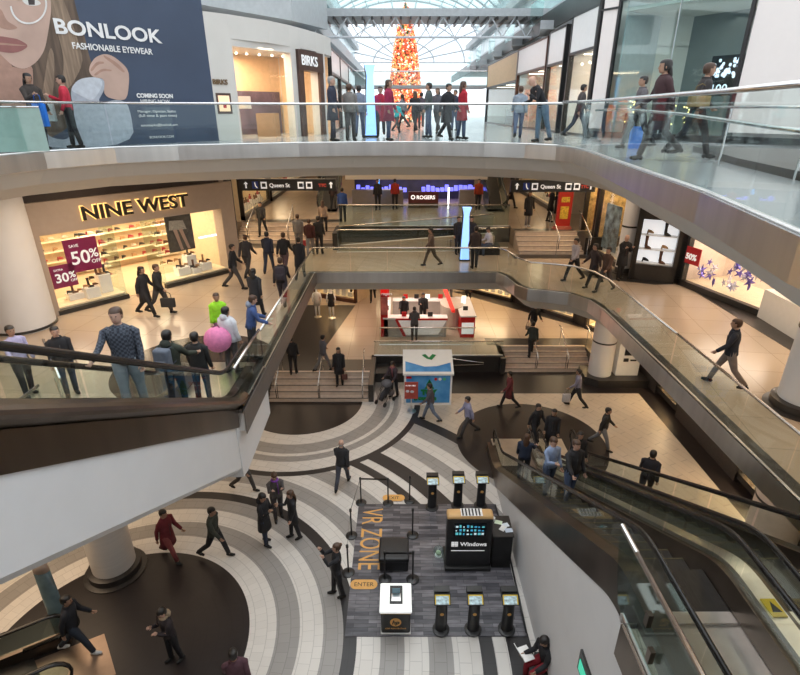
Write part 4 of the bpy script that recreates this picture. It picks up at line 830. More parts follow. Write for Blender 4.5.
for k in range(34):
    c = PP(694 + 78 * rnd.random(), 262 + 26 * rnd.random(), F(0, .35 + .3 * (k % 3), 0), F.n); c.z = max(c.z, 5.45); s = rnd.uniform(.8, 1.35)
    if k < 2:
        b = MB(); pts = []
        for q in range(10): a = 2 * pi * q / 10; r = .2 if q % 2 == 0 else .075; pts.append(Vector((cos(a) * r, 0, sin(a) * r)))
        n = len(b.v); b.add([p for p in pts] + [Vector((0, .05, 0)), Vector((0, -.05, 0))], [(i, (i + 1) % 10, 10) for i in range(10)] + [((i + 1) % 10, i, 11) for i in range(10)])
        star = b.build('hanging_star', m_star[k]); stars = (stars if k else []) + [star]; o = star
    else: o = stars[k % 2].copy(); COL.objects.link(o)
    o.location = c; o.rotation_euler = (rnd.uniform(-.6, .6), rnd.uniform(0, 2), rnd.uniform(0, 3)); o.scale = (s, s, s)
    tag(o, 'sparkling star ornament hanging in the bright window beside the red sale sign' if True else '', 'ornament', 'star ornaments in the bright window')
t = thing('sale_sign', 'red sign reading 50% at the edge of the star-hung window', 'sign', tuple(F(.1, -.2, 6.7)))
c0 = PP(684, 262, F(0, -.2, 0), F.n); c1 = PP(699, 262, F(0, -.2, 0), F.n); s0 = (c0 - F(0, 0, 0)).dot(F.d); s1 = (c1 - F(0, 0, 0)).dot(F.d); zz = c0.z; MB().fbox(F, s0, s1, -.2, -.17, zz, zz + .62).build('panel', K('sale_red', (.5, .02, .03), .5), t, world=True); text('50%', .3, m_letw, F(s0 + .04, -.22, zz + .17), F.d, (0, 0, 1), t, bold=.01)
F, t = low_shop((12.0, 14.7), (11.9, 8), 5, 7.9, 'lit shop window with a pale counter at the right edge of the middle floor', power=120, col=(1, .85, .65), seed=12)
x = MB().prism([(11.7, 15.9, 5.0), (12.3, 15.9, 5.0), (12.3, 13.4, 5.0), (11.6, 13.4, 5.0)], (0, 0, .95)).build('counter_body', m_white2); tag(x, 'low pale counter with goods at the corner of the star-hung window', 'counter')
# lowest floor shops ------------------------------------------------------
low_shop((-5.2, 30), (-2.6, 28.8), .8, 3.9, 'brown fashion shop front with mannequins, left of the red kiosk', framem=m_wood, power=50, seed=20)
low_shop((-2.4, 33), (1.5, 33.4), .8, 3.9, 'distant shop front behind the red kiosk', power=60, seed=21, wall=m_cream)
low_shop((3.6, 31.5), (6.6, 29), .8, 3.9, 'golden shop front beyond the red kiosk at its right', power=130, seed=22)
low_shop((8.0, 27.3), (9.3, 25.8), .8, 3.9, 'small gold-lit display window under the bend of the gallery', power=60, seed=23, wall=m_goldw)
low_shop((9.6, 25.0), (10.6, 23.4), .8, 3.9, 'bright white and gold display window left of the lower column', power=110, seed=24)
b = MB(); b.prism([(6.7, 29, .8), (7.9, 27.4, .8), (8.3, 27.6, .8), (7, 29.4, .8)], (0, 0, 3.2)); b.prism([(9.3, 25.8, .8), (9.6, 25.1, .8), (9.9, 25.2, .8), (9.7, 26, .8)], (0, 0, 3.2)); struct(b.build('trim_dark_pier', m_dark))
for (y0, y1, z1, lb, s_) in ((19.6, 17.8, 2.3, 'bright white showcase under the gallery beside the cash machine', 31), (13.8, 11.9, 1.6, 'lit showcase of small goods set in the dark wall near the far escalator', 33)):
    low_shop((11.0, y0), (11.0, y1), .2, z1 + .4, lb, power=60, seed=s_, depth=1.1)
b = MB(); b.box(10.98, 12.2, 10, 11.9, 0, 4.1); b.box(10.98, 12.2, 13.8, 17.8, 0, 4.1); b.box(10.98, 12.2, 19.6, 21.6, 0, 4.1); b.box(11, 12.2, 17.8, 19.6, 2.7, 4.1); b.box(11, 12.2, 11.9, 13.8, 2, 4.1); b.box(10.98, 12.2, 4, 10, 0, 4.1); struct(b.build('wall_right_lower', mat('dark_slatted_wall', (.06, .05, .045), .5, var=.3, scale=8, stretch=(1, 1, 8))))
t = thing('cash_machine', 'white cash machine cabinet with a dark screen beside the lower column', 'cash machine', (10.0, 20.8, 0))
MB().box(9.6, 10.6, 20.6, 21.3, .35, 2.2).build('body', m_white2, t, world=True); MB().box(9.85, 10.4, 20.57, 20.6, 1.35, 1.9).build('screen', m_black, t, world=True); MB().box(9.85, 10.05, 20.55, 20.6, 1.05, 1.2).build('keypad', m_darkm, t, world=True); MB().box(10.15, 10.4, 20.55, 20.6, 1.08, 1.14).build('slot', m_black, t, world=True)
struct(MB().prism([(8.2, 20.5, 0), (8.7, 20.1, 0), (10.9, 20.1, 0), (10.9, 21.6, 0), (8.3, 21.6, 0)], (0, 0, .35)).build('trim_dark_plinth', m_dark))
# recess with a green screen in the white escalator wall
t = thing('wall_screen', 'small screen with a green image in the recess of the white escalator wall', 'screen', (3.08, 5.75, 2.32)); MB().box(3.08, 3.12, 5.5, 6.0, 2.32, 2.78).build('frame', m_darkm, t, world=True); MB().box(3.07, 3.08, 5.56, 5.94, 2.38, 2.62).build('display', K('screen_green', (.03, .35, .22), .4, emit=.9), t, world=True)

# ---------------------------------------------------------------- phone shop on the middle floor (far)
t = thing('phone_shop', 'phone shop island with a maroon lit sign and rows of small screens', 'shop', (.9, 33, 5.8))
MB().box(-3.0, 4.9, 35.5, 35.7, 5.8, 7.5).build('back_wall', K('shop_dark', (.05, .045, .05), .5, var=.4, scale=1.5), t, world=True); MB().box(-3.2, 5.1, 31.5, 35.8, 7.5, 7.8).build('canopy', m_cream, t, world=True)
MB().box(.5, 2.3, 31.9, 32.2, 5.8, 6.3).build('counter', K('counter_brown', (.12, .08, .06), .4), t, world=True); MB().box(.5, 2.3, 31.85, 32.0, 6.1, 6.75).build('sign_board', K('sign_maroon', (.10, .02, .02), .5), t, world=True)
text('ROGERS', .30, mat('sign_white', (1, .95, .92), .5, emit=.7), (.98, 31.83, 6.33), (1, 0, 0), (0, 0, 1), t, bold=.006)
b = MB(); n_ = 20; b.add([(.78 + .13 * cos(2 * pi * k / n_) * q, 31.83, 6.44 + .13 * sin(2 * pi * k / n_) * q) for q in (1, .6) for k in range(n_)], [(k, (k + 1) % n_, n_ + (k + 1) % n_, n_ + k) for k in range(n_)]); b.build('emblem', MATS['sign_white'], t, world=True)
m_scr = mat('screen_violet', (.12, .12, .75), .4, emit=1.6, var=.6, scale=3); rnd = random.Random(2)
for k in range(26):
    if k in (11, 12, 13): continue
    x = -2.8 + .3 * k; MB().box(x, x + .22, 34.2 + rnd.uniform(-.3, .3), 34.75, 6.45, 6.45 + rnd.uniform(.15, .35)).build('screen', m_scr, t, world=True)
for x0, x1 in ((-2.9, .2), (3.6, 4.8)): MB().box(x0, x1, 32.2, 32.7, 5.8, 6.8).build('side_counter', K('counter_grey', (.25, .22, .2), .4), t, world=True)
MB().box(2.86, 2.94, 31.8, 31.9, 5.8, 7.0).build('lit_post', m_lampw, t, world=True); MB().box(-1.3, -1.22, 31.8, 31.9, 6.4, 7.5).build('lit_post', mat('blue_lamp', (.1, .4, 1), .5, emit=2), t, world=True)
area(1, 33.5, 7.4, 6, 2.5, 60, NEUT, parent=t)
for k, (x, lb) in enumerate(((-4.2, 'glass-sided escalator end left of the phone shop'), (5.6, 'dark escalator end right of the phone shop'))):
    t = thing('escalator', lb, 'escalator', (x, 31, 5.8))
    for s in (-.5, .5):
        MB().tube([(x + s, 30.4, 6.1), (x + s, 30.2, 6.35), (x + s, 30.3, 6.7), (x + s, 30.6, 6.8), (x + s, 32, 7.2), (x + s, 36, 9.3)], .05, 8).build('handrail', m_hand, t, smooth=True, world=True)
        MB().prism([(x + s, 30.4, 6.0), (x + s, 30.5, 6.75), (x + s, 36, 9.2), (x + s, 36, 8.4), (x + s, 31.4, 6.0)], (.02, 0, 0)).build('glass_panel', GLT, t, world=True)
    MB().prism([(x - .5, 30.6, 5.82), (x - .5, 31.4, 5.82), (x - .5, 36, 8.4), (x - .5, 36, 8.1), (x - .5, 32, 5.82)], (1, 0, 0)).build('step_band', m_tread, t, world=True)
# ---------------------------------------------------------------- hanging direction signs
def way_sign(x0, x1, y, z, label, mirror=False):
    t = thing('direction_sign', label, 'sign', ((x0 + x1) / 2, y, z)); w = x1 - x0
    MB().box(x0, x1, y, y + .12, z, z + .46).build('panel', K('sign_black', (.022, .022, .022), .4), t, world=True)
    for x in (x0 + .4, x1 - .4): MB().tube([(x, y + .06, z + .4), (x, y + .06, 9.25)], .015, 6).build('hanger', m_darkm, t, world=True)
    def arrow(x): MB().prism([(x - .03, y - .01, z + .1), (x + .03, y - .01, z + .1), (x + .03, y - .01, z + .26), (x + .09, y - .01, z + .26), (x, y - .01, z + .36), (x - .09, y - .01, z + .26), (x - .03, y - .01, z + .26)], (0, .01, 0)).build('arrow', m_letw, t, world=True)
    arrow(x0 + .25)
    MB().box(x0 + .5, x0 + .76, y - .01, y, z + .08, z + .36).build('access_symbol', K('sign_blue', (.02, .05, .3), .4), t, world=True)
    b = MB(); b.ball((x0 + .62, y - .012, z + .32), .02, .006, .02, 8, 5); b.prism([(x0 + .60, y - .014, z + .3), (x0 + .64, y - .014, z + .3), (x0 + .66, y - .014, z + .2), (x0 + .72, y - .014, z + .12), (x0 + .69, y - .014, z + .1), (x0 + .62, y - .014, z + .18)], (0, .004, 0)); b.build('wheelchair_figure', m_letw, t, world=True)
    for q in (.85, 1.18 + .30 * w, 1.5 + .30 * w + .02):
        MB().box(x0 + q, x0 + q + .25, y - .01, y, z + .08, z + .35).build('pictogram', m_letw, t, world=True); MB().box(x0 + q + .05, x0 + q + .2, y - .016, y - .01, z + .15, z + .29).build('pictogram_mark', MATS['sign_black'], t, world=True)
    text('Queen St', .215, m_letw, (x0 + 1.2, y - .015, z + .14), (1, 0, 0), (0, 0, 1), t, bold=.004)
    MB().box(x0 + 1.15 + .18 * w + .55, x0 + 1.1 + .18 * w + 1.2 - .35, y - .01, y, z + .15, z + .28).build('street_plate', m_darkm, t, world=True)
    text('TTC', .16, K('sign_red_print', (.6, .08, .06), .5), (x0 + .79 * w + .12, y - .015, z + .16), (1, 0, 0), (0, 0, 1), t, bold=.01)
    arrow(x1 - .2)
way_sign(-6.5, -2.6, 21.8, 8.2, 'long black hanging Queen St sign over the upper left stairs')
way_sign(4.5, 7.95, 21.8, 8.15, 'long black hanging Queen St sign near the red totem sign')
# ---------------------------------------------------------------- glowing pylons
def pylon(x, y, z, label):
    t = thing('glowing_pylon', label, 'lamp', (x, y, z))
    pr = [(.20, 0), (.20, .1), (.185, .3), (.13, 1.6), (.11, 2.0), (.13, 2.15), (.19, 2.35)]
    g = MB(); g.add([(x + sx * r, y + sy * r * .7, z + h) for r, h in pr for sx, sy in ((-1, -1), (1, -1), (1, 1), (-1, 1))], [(i * 4 + k, i * 4 + (k + 1) % 4, (i + 1) * 4 + (k + 1) % 4, (i + 1) * 4 + k) for i in range(len(pr) - 1) for k in range(4)] + [(24, 25, 26, 27)])
    g.build('glowing_body', mat('pylon_blue', (.25, .5, .95), .4, emit=.95, ecol=(.28, .50, 1), var=.05), t, world=True); MB().box(x - .24, x + .24, y - .18, y + .18, z, z + .07).build('base', m_darkm, t, world=True)
    MB().prism([(x - .2, y, z + .1), (x - .235, y, z + .1), (x - .16, y, z + 2.0), (x - .22, y, z + 2.4), (x - .19, y, z + 2.35), (x - .12, y, z + 2.0)], (0, .1, 0)).build('side_fin', m_darkm, t, world=True)
pylon(-1.05, 20.3, 10.3, 'pale blue glowing pylon on the top floor left of the giant tree')
pylon(2.9, 22.9, 5.0, 'slim blue glowing pylon standing on the middle floor bridge')
# ---------------------------------------------------------------- giant Christmas tree
t = thing('christmas_tree', 'giant slender Christmas tree covered in red and gold lights', 'christmas tree', (.45, 50, 10.3))
b = MB(); rnd = random.Random(5)
b.lathe([(1.6, 0), (1.6, .5), (1.45, 1.2), (1.2, 3.5), (.85, 6), (.35, 8.2), (.02, 9.0)], (.45, 50, 10.3), 32); b.build('foliage', K('tree_green', (.05, .10, .03), .7, var=.5, scale=9, bump=1), t, world=True)
ml = [mat('tree_red', (.85, .12, .05), .4, emit=.45), mat('tree_gold', (1, .45, .15), .4, emit=.6), mat('tree_cream', (1, .85, .7), .4, emit=.7)]
bs = [MB(), MB(), MB()]
for k in range(5200):
    h = 9.0 * (1 - sqrt(rnd.random())) ; rr_ = 1.68 * (1 - (h / 9.1) ** 1.25); a = rnd.uniform(0, 2 * pi); s = rnd.uniform(.06, .12); TP = [(0, 1.6), (.5, 1.6), (1.2, 1.45), (3.5, 1.2), (6, .85), (8.2, .35), (9.01, .02)]; j_ = max(i for i in range(6) if TP[i][0] <= h); rr_ = TP[j_][1] + (TP[j_ + 1][1] - TP[j_][1]) * (h - TP[j_][0]) / (TP[j_ + 1][0] - TP[j_][0]) + .03
    c = Vector((.45 + rr_ * cos(a), 50 + rr_ * sin(a), 10.32 + h)); bb_ = bs[rnd.choice((0, 0, 0, 1, 1, 2))]
    bb_.add([c + Vector(q) * s for q in ((1, 0, 0), (-1, 0, 0), (0, 1, 0), (0, -1, 0), (0, 0, 1), (0, 0, -1))], [(0, 2, 4), (2, 1, 4), (1, 3, 4), (3, 0, 4), (2, 0, 5), (1, 2, 5), (3, 1, 5), (0, 3, 5)])
for q, nm in enumerate(('red_lights', 'gold_lights', 'cream_lights')): x = bs[q].build(nm, ml[q], t, world=True); x['kind'] = 'stuff'
MB().lathe([(.15, -.1), (.15, .3)], (.45, 50, 10.3)).build('trunk', m_wood, t, world=True)
# ---------------------------------------------------------------- red and white kiosk
m_red = K('kiosk_red', (.55, .01, .012), .35); m_redl = mat('kiosk_red_lit', (.8, .03, .02), .4, emit=.35)
k0 = thing('retail_kiosk', 'red and white phone kiosk with a red gantry and white counters', 'kiosk', (1.1, 24.5, .8))
MB().box(-.95, -.6, 23.9, 24.2, .8, 3.3).build('gantry_post', m_red, k0, world=True); MB().box(-.95, -.6, 27.3, 27.6, .8, 3.6).build('gantry_post', m_red, k0, world=True)
b = MB(); b.box(-.95, 2.1, 27.2, 27.6, 3.2, 3.62); b.prism([(-.95, 23.9, 3.05), (-.6, 23.9, 3.05), (-.6, 27.4, 3.3), (-.95, 27.4, 3.3)], (0, 0, .3)); b.prism([(1.9, 27.4, 3.3), (2.1, 27.4, 3.3), (2.75, 24.4, 1.9), (2.6, 24.4, 1.9)], (0, 0, .14)); b.build('gantry_beam', m_redl, k0, world=True)
MB().box(-.93, -.62, 23.86, 23.9, 2.0, 2.9).build('poster', K('kiosk_poster', (.75, .2, .18), .5, var=.5, scale=2), k0, world=True); text('rogers', .2, m_letw, (-.9, 23.85, 3.02), (1, 0, 0), (0, 0, 1), k0)
b = MB(); b.box(-.8, 2.3, 23.9, 24.3, .8, 1.75); b.box(-.9, -.5, 24.3, 27, .8, 1.75); b.box(-.4, 3.2, 26.6, 27, .8, 1.7); b.build('counter', K('counter_grey2', (.45, .42, .4), .4), k0, world=True)
b = MB(); b.box(-.85, 2.35, 23.85, 24.35, 1.75, 1.82); b.box(-.92, -.48, 24.35, 27, 1.75, 1.82); b.box(-.4, 3.3, 26.55, 27.05, 1.7, 1.77); b.build('counter_top', m_white2, k0, world=True)
MB().prism([(-.1, 23.82, 1.72), (2.3, 23.82, 1.72), (1.9, 23.82, .95), (.3, 23.82, .95)], (0, .05, 0)).build('front_panel', mat('kiosk_panel', (.75, .7, .66), .4, emit=.15), k0, world=True)
MB().prism([(-.25, 23.84, 1.75), (-.1, 23.84, 1.75), (.3, 23.84, .85), (.15, 23.84, .85)], (0, .04, 0)).build('red_trim', m_red, k0, world=True); MB().box(-.2, 2.35, 23.8, 23.84, 1.72, 1.8).build('red_trim', m_red, k0, world=True)
b = MB(); b.rings([(2.7, 25.6, .8, .55, .8), (2.7, 25.6, 2.0, .6, .9)], 20); b.build('curved_cabinet', K('cab_cream', (.6, .54, .46), .4), k0, world=True)
b = MB(); b.box(3.0, 3.7, 23.8, 26.6, .8, 1.9); b.build('side_cabinet', m_red, k0, world=True); MB().box(3.05, 3.65, 23.77, 23.8, 1.0, 1.6).build('side_panel', K('cab_white', (.8, .78, .76), .4, emit=.3), k0, world=True); MB().box(2.95, 3.75, 23.75, 26.65, 1.9, 1.96).build('side_cabinet_top', m_white2, k0, world=True)
for i, (x, y) in enumerate(((-.7, 25.0), (-.7, 25.8), (.3, 26.8), (.9, 26.8), (1.5, 26.8), (2.2, 26.8), (3.3, 24.6), (3.3, 25.6), (.2, 24.1), (1.5, 24.1), (3.4, 26.2))):
    b = MB(); b.box(x - .12, x + .12, y - .03, y + .03, 1.82 + (.12 if x > 2.9 else 0), 2.05 + (.12 if x > 2.9 else 0)); x_ = b.build('display_device', [m_black, mat('screen_pale', (.7, .85, .8), .4, emit=.6), m_red][i % 3], k0, world=True)
for (x, w, m_) in ((.9, .9, 'a'), (2.0, .7, 'b'), (1.55, .18, 'c')):
    MB().box(x - w / 2, x + w / 2, 27.3, 27.36, 2.2, 3.1).build('wall_screen', m_black, k0, world=True); MB().box(x - w / 2 + .1, x + w / 2 - .1, 27.26, 27.3, 2.35, 2.95).build('wall_screen_image', mat('screen_lilac', (.6, .65, .9), .4, emit=1.0), k0, world=True)
area(.9, 25.4, 3.9, 2.5, 2, 60, (1, .9, .82), parent=k0)
# ---------------------------------------------------------------- white and blue promotion booth
def booth_blue():
    m = mat('booth_blue', (.03, .25, .62), .45, var=.0); t = m.node_tree; r = [n for n in t.nodes if n.type == 'VALTORGB'][0]; r.color_ramp.elements[0].color = (.015, .20, .55, 1); r.color_ramp.elements[1].color = (.14, .42, .78, 1)
    n = [n for n in t.nodes if n.type == 'TEX_NOISE'][0]; n.inputs['Scale'].default_value = 1.6; return m
bt = thing('promotion_booth', 'white and blue winter promotion booth with a green tree emblem', 'booth', (1.15, 19.2, 0)); bx0, bx1, by0, by1 = .17, 2.12, 18.64, 19.8
MB().box(bx0, bx1, by0, by1, 0, 1.42).build('body', m_white2, bt, world=True)
MB().box(bx0 + .08, bx1 - .08, by0 - .012, by0, .12, 1.38).build('front_graphic', booth_blue(), bt, world=True)
MB().prism([(bx0 - .05, by0 - .08, 1.42), (bx0 - .05, by0 - .08, 1.5), (bx0 - .05, by1, 2.0), (bx0 - .05, by1, 1.42)], (bx1 - bx0 + .1, 0, 0)).build('sloping_lid', m_white2, bt, world=True)
nn = Vector((0, .5, -1.22)).normalized(); 
def lid(x, s): return Vector((x, by0 - .08 + 1.24 * s, 1.505 + .5 * s))
b = MB(); b.add([lid(bx0 + .05, .08), lid(bx1 - .05, .08), lid(bx1 - .05, .45), lid(1.5, .3), lid(1.0, .28), lid(bx0 + .05, .5)], [(0, 1, 2, 3, 4, 5)]); b.build('lid_graphic', MATS['booth_blue'], bt, world=True)
m_bg = K('booth_green', (.01, .22, .06), .45)
text('TOY', .29, m_bg, (.88, by0 - .02, .52), (1, 0, 0), (0, 0, 1), bt, bold=.03); text('mountain', .24, m_bg, (.58, by0 - .02, .26), (1, 0, 0), (0, 0, 1), bt, bold=.02)
b = MB(); b.prism([(1.0, by0 - .02, .78), (1.4, by0 - .02, .78), (1.2, by0 - .02, 1.15)], (0, .006, 0)); b.prism([(1.06, by0 - .02, .95), (1.34, by0 - .02, .95), (1.2, by0 - .02, 1.22)], (0, .006, 0)); b.build('tree_emblem', m_bg, bt, world=True)
b = MB(); b.add([lid(.9, .75), lid(1.1, .6), lid(1.3, .55), lid(1.5, .75), lid(1.35, .8), lid(1.2, .65), lid(1.05, .8)], [(0, 1, 2, 3, 4, 5, 6)]); b.v = [v + Vector((0, -.004, .01)) for v in b.v]; b.build('lid_emblem', m_bg, bt, world=True)
for i, x in enumerate((1.45, 1.62, 1.8)): MB().lathe([(.065, 0), (.065, .006)], (0, 0, 0), 14).xf(Matrix.Translation((x, by0 - .012, 1.22)) @ Matrix.Rotation(pi / 2, 4, 'X')).build('round_badge', [m_red, K('badge_white', (.8, .8, .8)), K('badge_green', (.1, .5, .2))][i], bt, world=True)
b = MB(); b.box(bx0 + .08, bx0 + .3, by0 - .016, by0 - .012, 1.24, 1.34); b.build('red_badge', m_red, bt, world=True)
t = thing('poster_stand', 'red poster on a round-based stand in front of the promotion booth', 'sign stand', (.45, 18.15, 0)); MB().lathe([(.2, 0), (.2, .02), (.03, .05)], (.45, 18.15, 0)).build('base', m_steel, t, world=True, smooth='auto'); MB().tube([(.45, 18.15, .02), (.45, 18.15, .7)], .02).build('pole', m_steel, t, world=True); MB().box(.18, .72, 18.12, 18.16, .6, 1.35).build('panel', K('poster_redbrown', (.42, .07, .05), .5, var=.2), t, world=True)
b = MB(); b.ball((.3, 18.11, .95), .07, .008, .06); b.ball((.48, 18.11, .93), .08, .008, .06); b.build('pictured_phones', K('poster_pale', (.6, .6, .65)), t, world=True); text('ENTER HERE', .07, m_letw, (.22, 18.11, 1.18), (1, 0, 0), (0, 0, 1), t)
# red totem on the raised middle floor, bench
t = thing('totem_sign', 'red and yellow totem sign beside the upper right stairs', 'sign', (8.05, 25.8, 5.8)); MB().rings([(8.05, 25.9, 5.8, .5, .3), (8.05, 25.9, 5.95, .42, .25)], 20).build('base', K('totem_base', (.45, .12, .08), .4), t, world=True); MB().box(7.7, 8.4, 25.82, 25.98, 5.9, 7.7).build('panel', K('totem_red', (.5, .03, .02), .4), t, world=True)
b = MB(); b.box(7.85, 8.25, 25.8, 25.82, 7.1, 7.35); b.box(7.85, 8.25, 25.8, 25.82, 6.3, 6.9); b.build('yellow_print', K('totem_yellow', (.75, .45, .05), .5, var=.5, scale=14), t, world=True)
x = MB().box(3.7, 4.65, 23.8, 24.4, 5, 5.45); o = x.build('bench_seat', m_black); tag(o, 'low black block bench under the seated man in a white shirt', 'bench')

# ---------------------------------------------------------------- VR area
mm = bpy.data.materials.new('grey_plank_print'); mm.use_nodes = True; tt = mm.node_tree; bs_ = tt.nodes['Principled BSDF']; g = tt.nodes.new('ShaderNodeNewGeometry'); k = tt.nodes.new('ShaderNodeTexBrick')
k.inputs['Scale'].default_value = 1; k.inputs['Brick Width'].default_value = .55; k.inputs['Row Height'].default_value = .105; k.inputs['Mortar Size'].default_value = .004; k.offset = .37; k.inputs['Color1'].default_value = (.05, .05, .062, 1); k.inputs['Color2'].default_value = (.22, .21, .23, 1); k.inputs['Mortar'].default_value = (.03, .03, .035, 1)
n = tt.nodes.new('ShaderNodeTexNoise'); n.inputs['Scale'].default_value = 3; mpn = tt.nodes.new('ShaderNodeMapping'); mpn.inputs['Scale'].default_value = (1, 6, 1); mx = tt.nodes.new('ShaderNodeMix'); mx.data_type = 'RGBA'; mx.blend_type = 'OVERLAY'; mx.inputs['Factor'].default_value = .7
tt.links.new(g.outputs['Position'], k.inputs['Vector']); tt.links.new(g.outputs['Position'], mpn.inputs['Vector']); tt.links.new(mpn.outputs[0], n.inputs['Vector']); tt.links.new(k.outputs['Color'], mx.inputs[6]); tt.links.new(n.outputs['Fac'], mx.inputs[7]); tt.links.new(mx.outputs[2], bs_.inputs['Base Color']); bs_.inputs['Roughness'].default_value = .35
vm = thing('floor_mat', 'square grey plank-pattern floor mat printed VR ZONE in orange', 'floor mat', (.84, 10.5, 0))
MB().box(-1.28, 2.95, 8.28, 12.7, 0.001, .02).build('mat_surface', mm, vm, world=True)
text('VR ZONE', .88, m_orange, (-1.12, 12.5, .023), (0, -1, 0), (1, 0, 0), vm, ext=.001, squeeze=.625)
def oval(cx, cy, body, lb):
    t = thing('floor_sticker', lb, 'floor sticker', (cx, cy, .02)); b = MB(); pts = []
    for k in range(28): a = 2 * pi * k / 28; pts.append((cx + max(-.2, min(.2, .9 * cos(a))) + .15 * cos(a), cy + .15 * sin(a), .0225))
    b.prism(pts, (0, 0, .002)); b.build('oval', m_orange, t, world=True); text(body, .17, m_black, (cx, cy - .06, .027), (1, 0, 0), (0, 1, 0), t, ext=.0005, align='CENTER')
oval(-.93, 9.72, 'ENTER', 'orange oval floor sticker reading ENTER'); oval(-.2, 12.98, 'EXIT', 'orange oval floor sticker reading EXIT')
# belt-post barriers
PL = {'a': (-1.21, 12.77), 'b': (-.37, 12.74), 'c': (.30, 12.86), 'd': (-1.39, 11.41), 'e': (.36, 11.41), 'f': (-1.36, 10.10), 'g': (-.39, 9.87), 'h': (.33, 9.87)}
lbs = {'a': 'black belt post at the far left corner of the mat', 'b': 'black belt post beside the EXIT sticker', 'c': 'black belt post at the far edge of the mat, unlinked', 'd': 'black belt post on the left side of the mat, off its edge', 'e': 'black belt post alone in the middle of the mat', 'f': 'black belt post at the side of the woman in black', 'g': 'black belt post in front of the ottoman, nearest ENTER', 'h': 'black belt post right of the ottoman front, linked by belt'}
first = None
for k_, (x, y) in PL.items():
    if first is None:
        first = thing('belt_post', lbs[k_], 'belt post', (x, y, .0)); MB().lathe([(.17, 0), (.17, .02), (.15, .035), (.03, .05)], seg=24).build('base', m_black, first, smooth='auto'); MB().lathe([(.022, .04), (.022, .9)], seg=12).build('pole', m_black, first, smooth=True); MB().lathe([(.032, .88), (.036, .9), (.036, .97), (.02, .985)], seg=12).build('head', m_darkm, first, smooth='auto')
        chl = list(first.children); r = first
    else:
        r = first.copy(); COL.objects.link(r); r.location = (x, y, 0.0); r['label'] = lbs[k_]
        for c in chl: d = c.copy(); COL.objects.link(d); d.parent = r
    r['group'] = 'belt posts around the mat'; r.location.z = .02 if -1.28 < x < 2.95 and 8.28 < y < 12.7 else 0
for p, q, lb in (('a', 'b', 'black belt stretched between the two far left posts'), ('g', 'h', 'black belt stretched in front of the ottoman'), ('a', 'd', 'black belt along the far left side of the mat'), ('d', 'f', 'black belt along the near left side of the mat')):
    a = Vector(PL[p] + (.93,)); c = Vector(PL[q] + (.93,)); u = (c - a).normalized() * .036; o = MB().prism([a + u - Vector((0, 0, .03)), c - u - Vector((0, 0, .03)), c - u + Vector((0, 0, .03)), a + u + Vector((0, 0, .03))], (0.003, 0.003, 0)).build('barrier_belt', m_black); tag(o, lb, 'belt')
# ottoman
b = MB(); o = b.rings([(0, 0, 0, 1, 1)], 4) if False else None
t = thing('ottoman', 'black leather cube ottoman on the plank-pattern mat', 'ottoman', (-.16, 10.45, .02))
def rbox(x0, x1, y0, y1, z0, z1, r, name, m, par, seg=3, world=True):
    bm = bmesh.new(); bmesh.ops.create_cube(bm, size=1); 
    for v in bm.verts: v.co = Vector(((x0 + x1) / 2 + v.co.x * (x1 - x0), (y0 + y1) / 2 + v.co.y * (y1 - y0), (z0 + z1) / 2 + v.co.z * (z1 - z0)))
    bmesh.ops.bevel(bm, geom=bm.edges[:], offset=r, segments=seg, affect='EDGES', profile=.6)
    me = bpy.data.meshes.new(name); bm.to_mesh(me); bm.free(); me.materials.append(m); me.polygons.foreach_set('use_smooth', [True] * len(me.polygons)); o = bpy.data.objects.new(name, me); COL.objects.link(o)
    if par: o.parent = par; o.matrix_parent_inverse = pinv(par) if world else Matrix.Identity(4)
    return o
m_leather = K('black_leather', (.018, .018, .02), .38, bump=.2, scale=40)
rbox(-.54, .22, 10.1, 10.85, .04, .46, .05, 'body', m_leather, t); rbox(-.56, .24, 10.08, 10.87, .34, .5, .06, 'cushion', m_leather, t)
# HP counter
t = thing('demo_counter', 'black demo counter with a round orange emblem and white marble top', 'counter', (-.1, 8.65, .02))
rbox(-.44, .24, 8.33, 9.05, .04, .72, .06, 'body', m_black, t); rbox(-.47, .27, 8.3, 9.09, .72, .80, .035, 'top', mat('white_top_added_glow', (.9, .92, .9), .25, emit=.35), t); rbox(-.45, .25, 8.32, 9.07, .69, .722, .01, 'gold_edge', m_gold, t); rbox(-.45, .25, 8.32, 9.07, .02, .05, .012, 'foot_rim', m_white2, t)  # plain marble top; a faint glow is put into its material
MB().box(-.24, .06, 8.5, 9.0, .80, .812).build('tray', m_darkm, t, world=True)
t2 = thing('laptop', 'small grey laptop opened on the white-topped counter', 'laptop', (-.09, 8.7, .82)); rbox(-.2, .02, 8.56, 8.76, .813, .828, .005, 'keyboard_base', m_steel, t2); MB().box(-.18, .0, 8.77, 8.785, .83, .97).build('screen', K('dim_screen', (.08, .16, .2), .2, emit=.2), t2, world=True)
MB().lathe([(.13, 0), (.13, .006)], seg=28).xf(Matrix.Translation((-.1, 8.33, .42)) @ Matrix.Rotation(pi / 2, 4, 'X')).build('round_emblem', m_orange, t, world=True)
text('hp', .17, m_black, (-.19, 8.32, .37), (1, 0, .0), (0.25, 0, 1), t, bold=.006, ext=.003); text('KEEP REINVENTING', .055, m_orange, (-.1, 8.325, .2), (1, 0, 0), (0, 0, 1), t, align='CENTER', ext=.002)
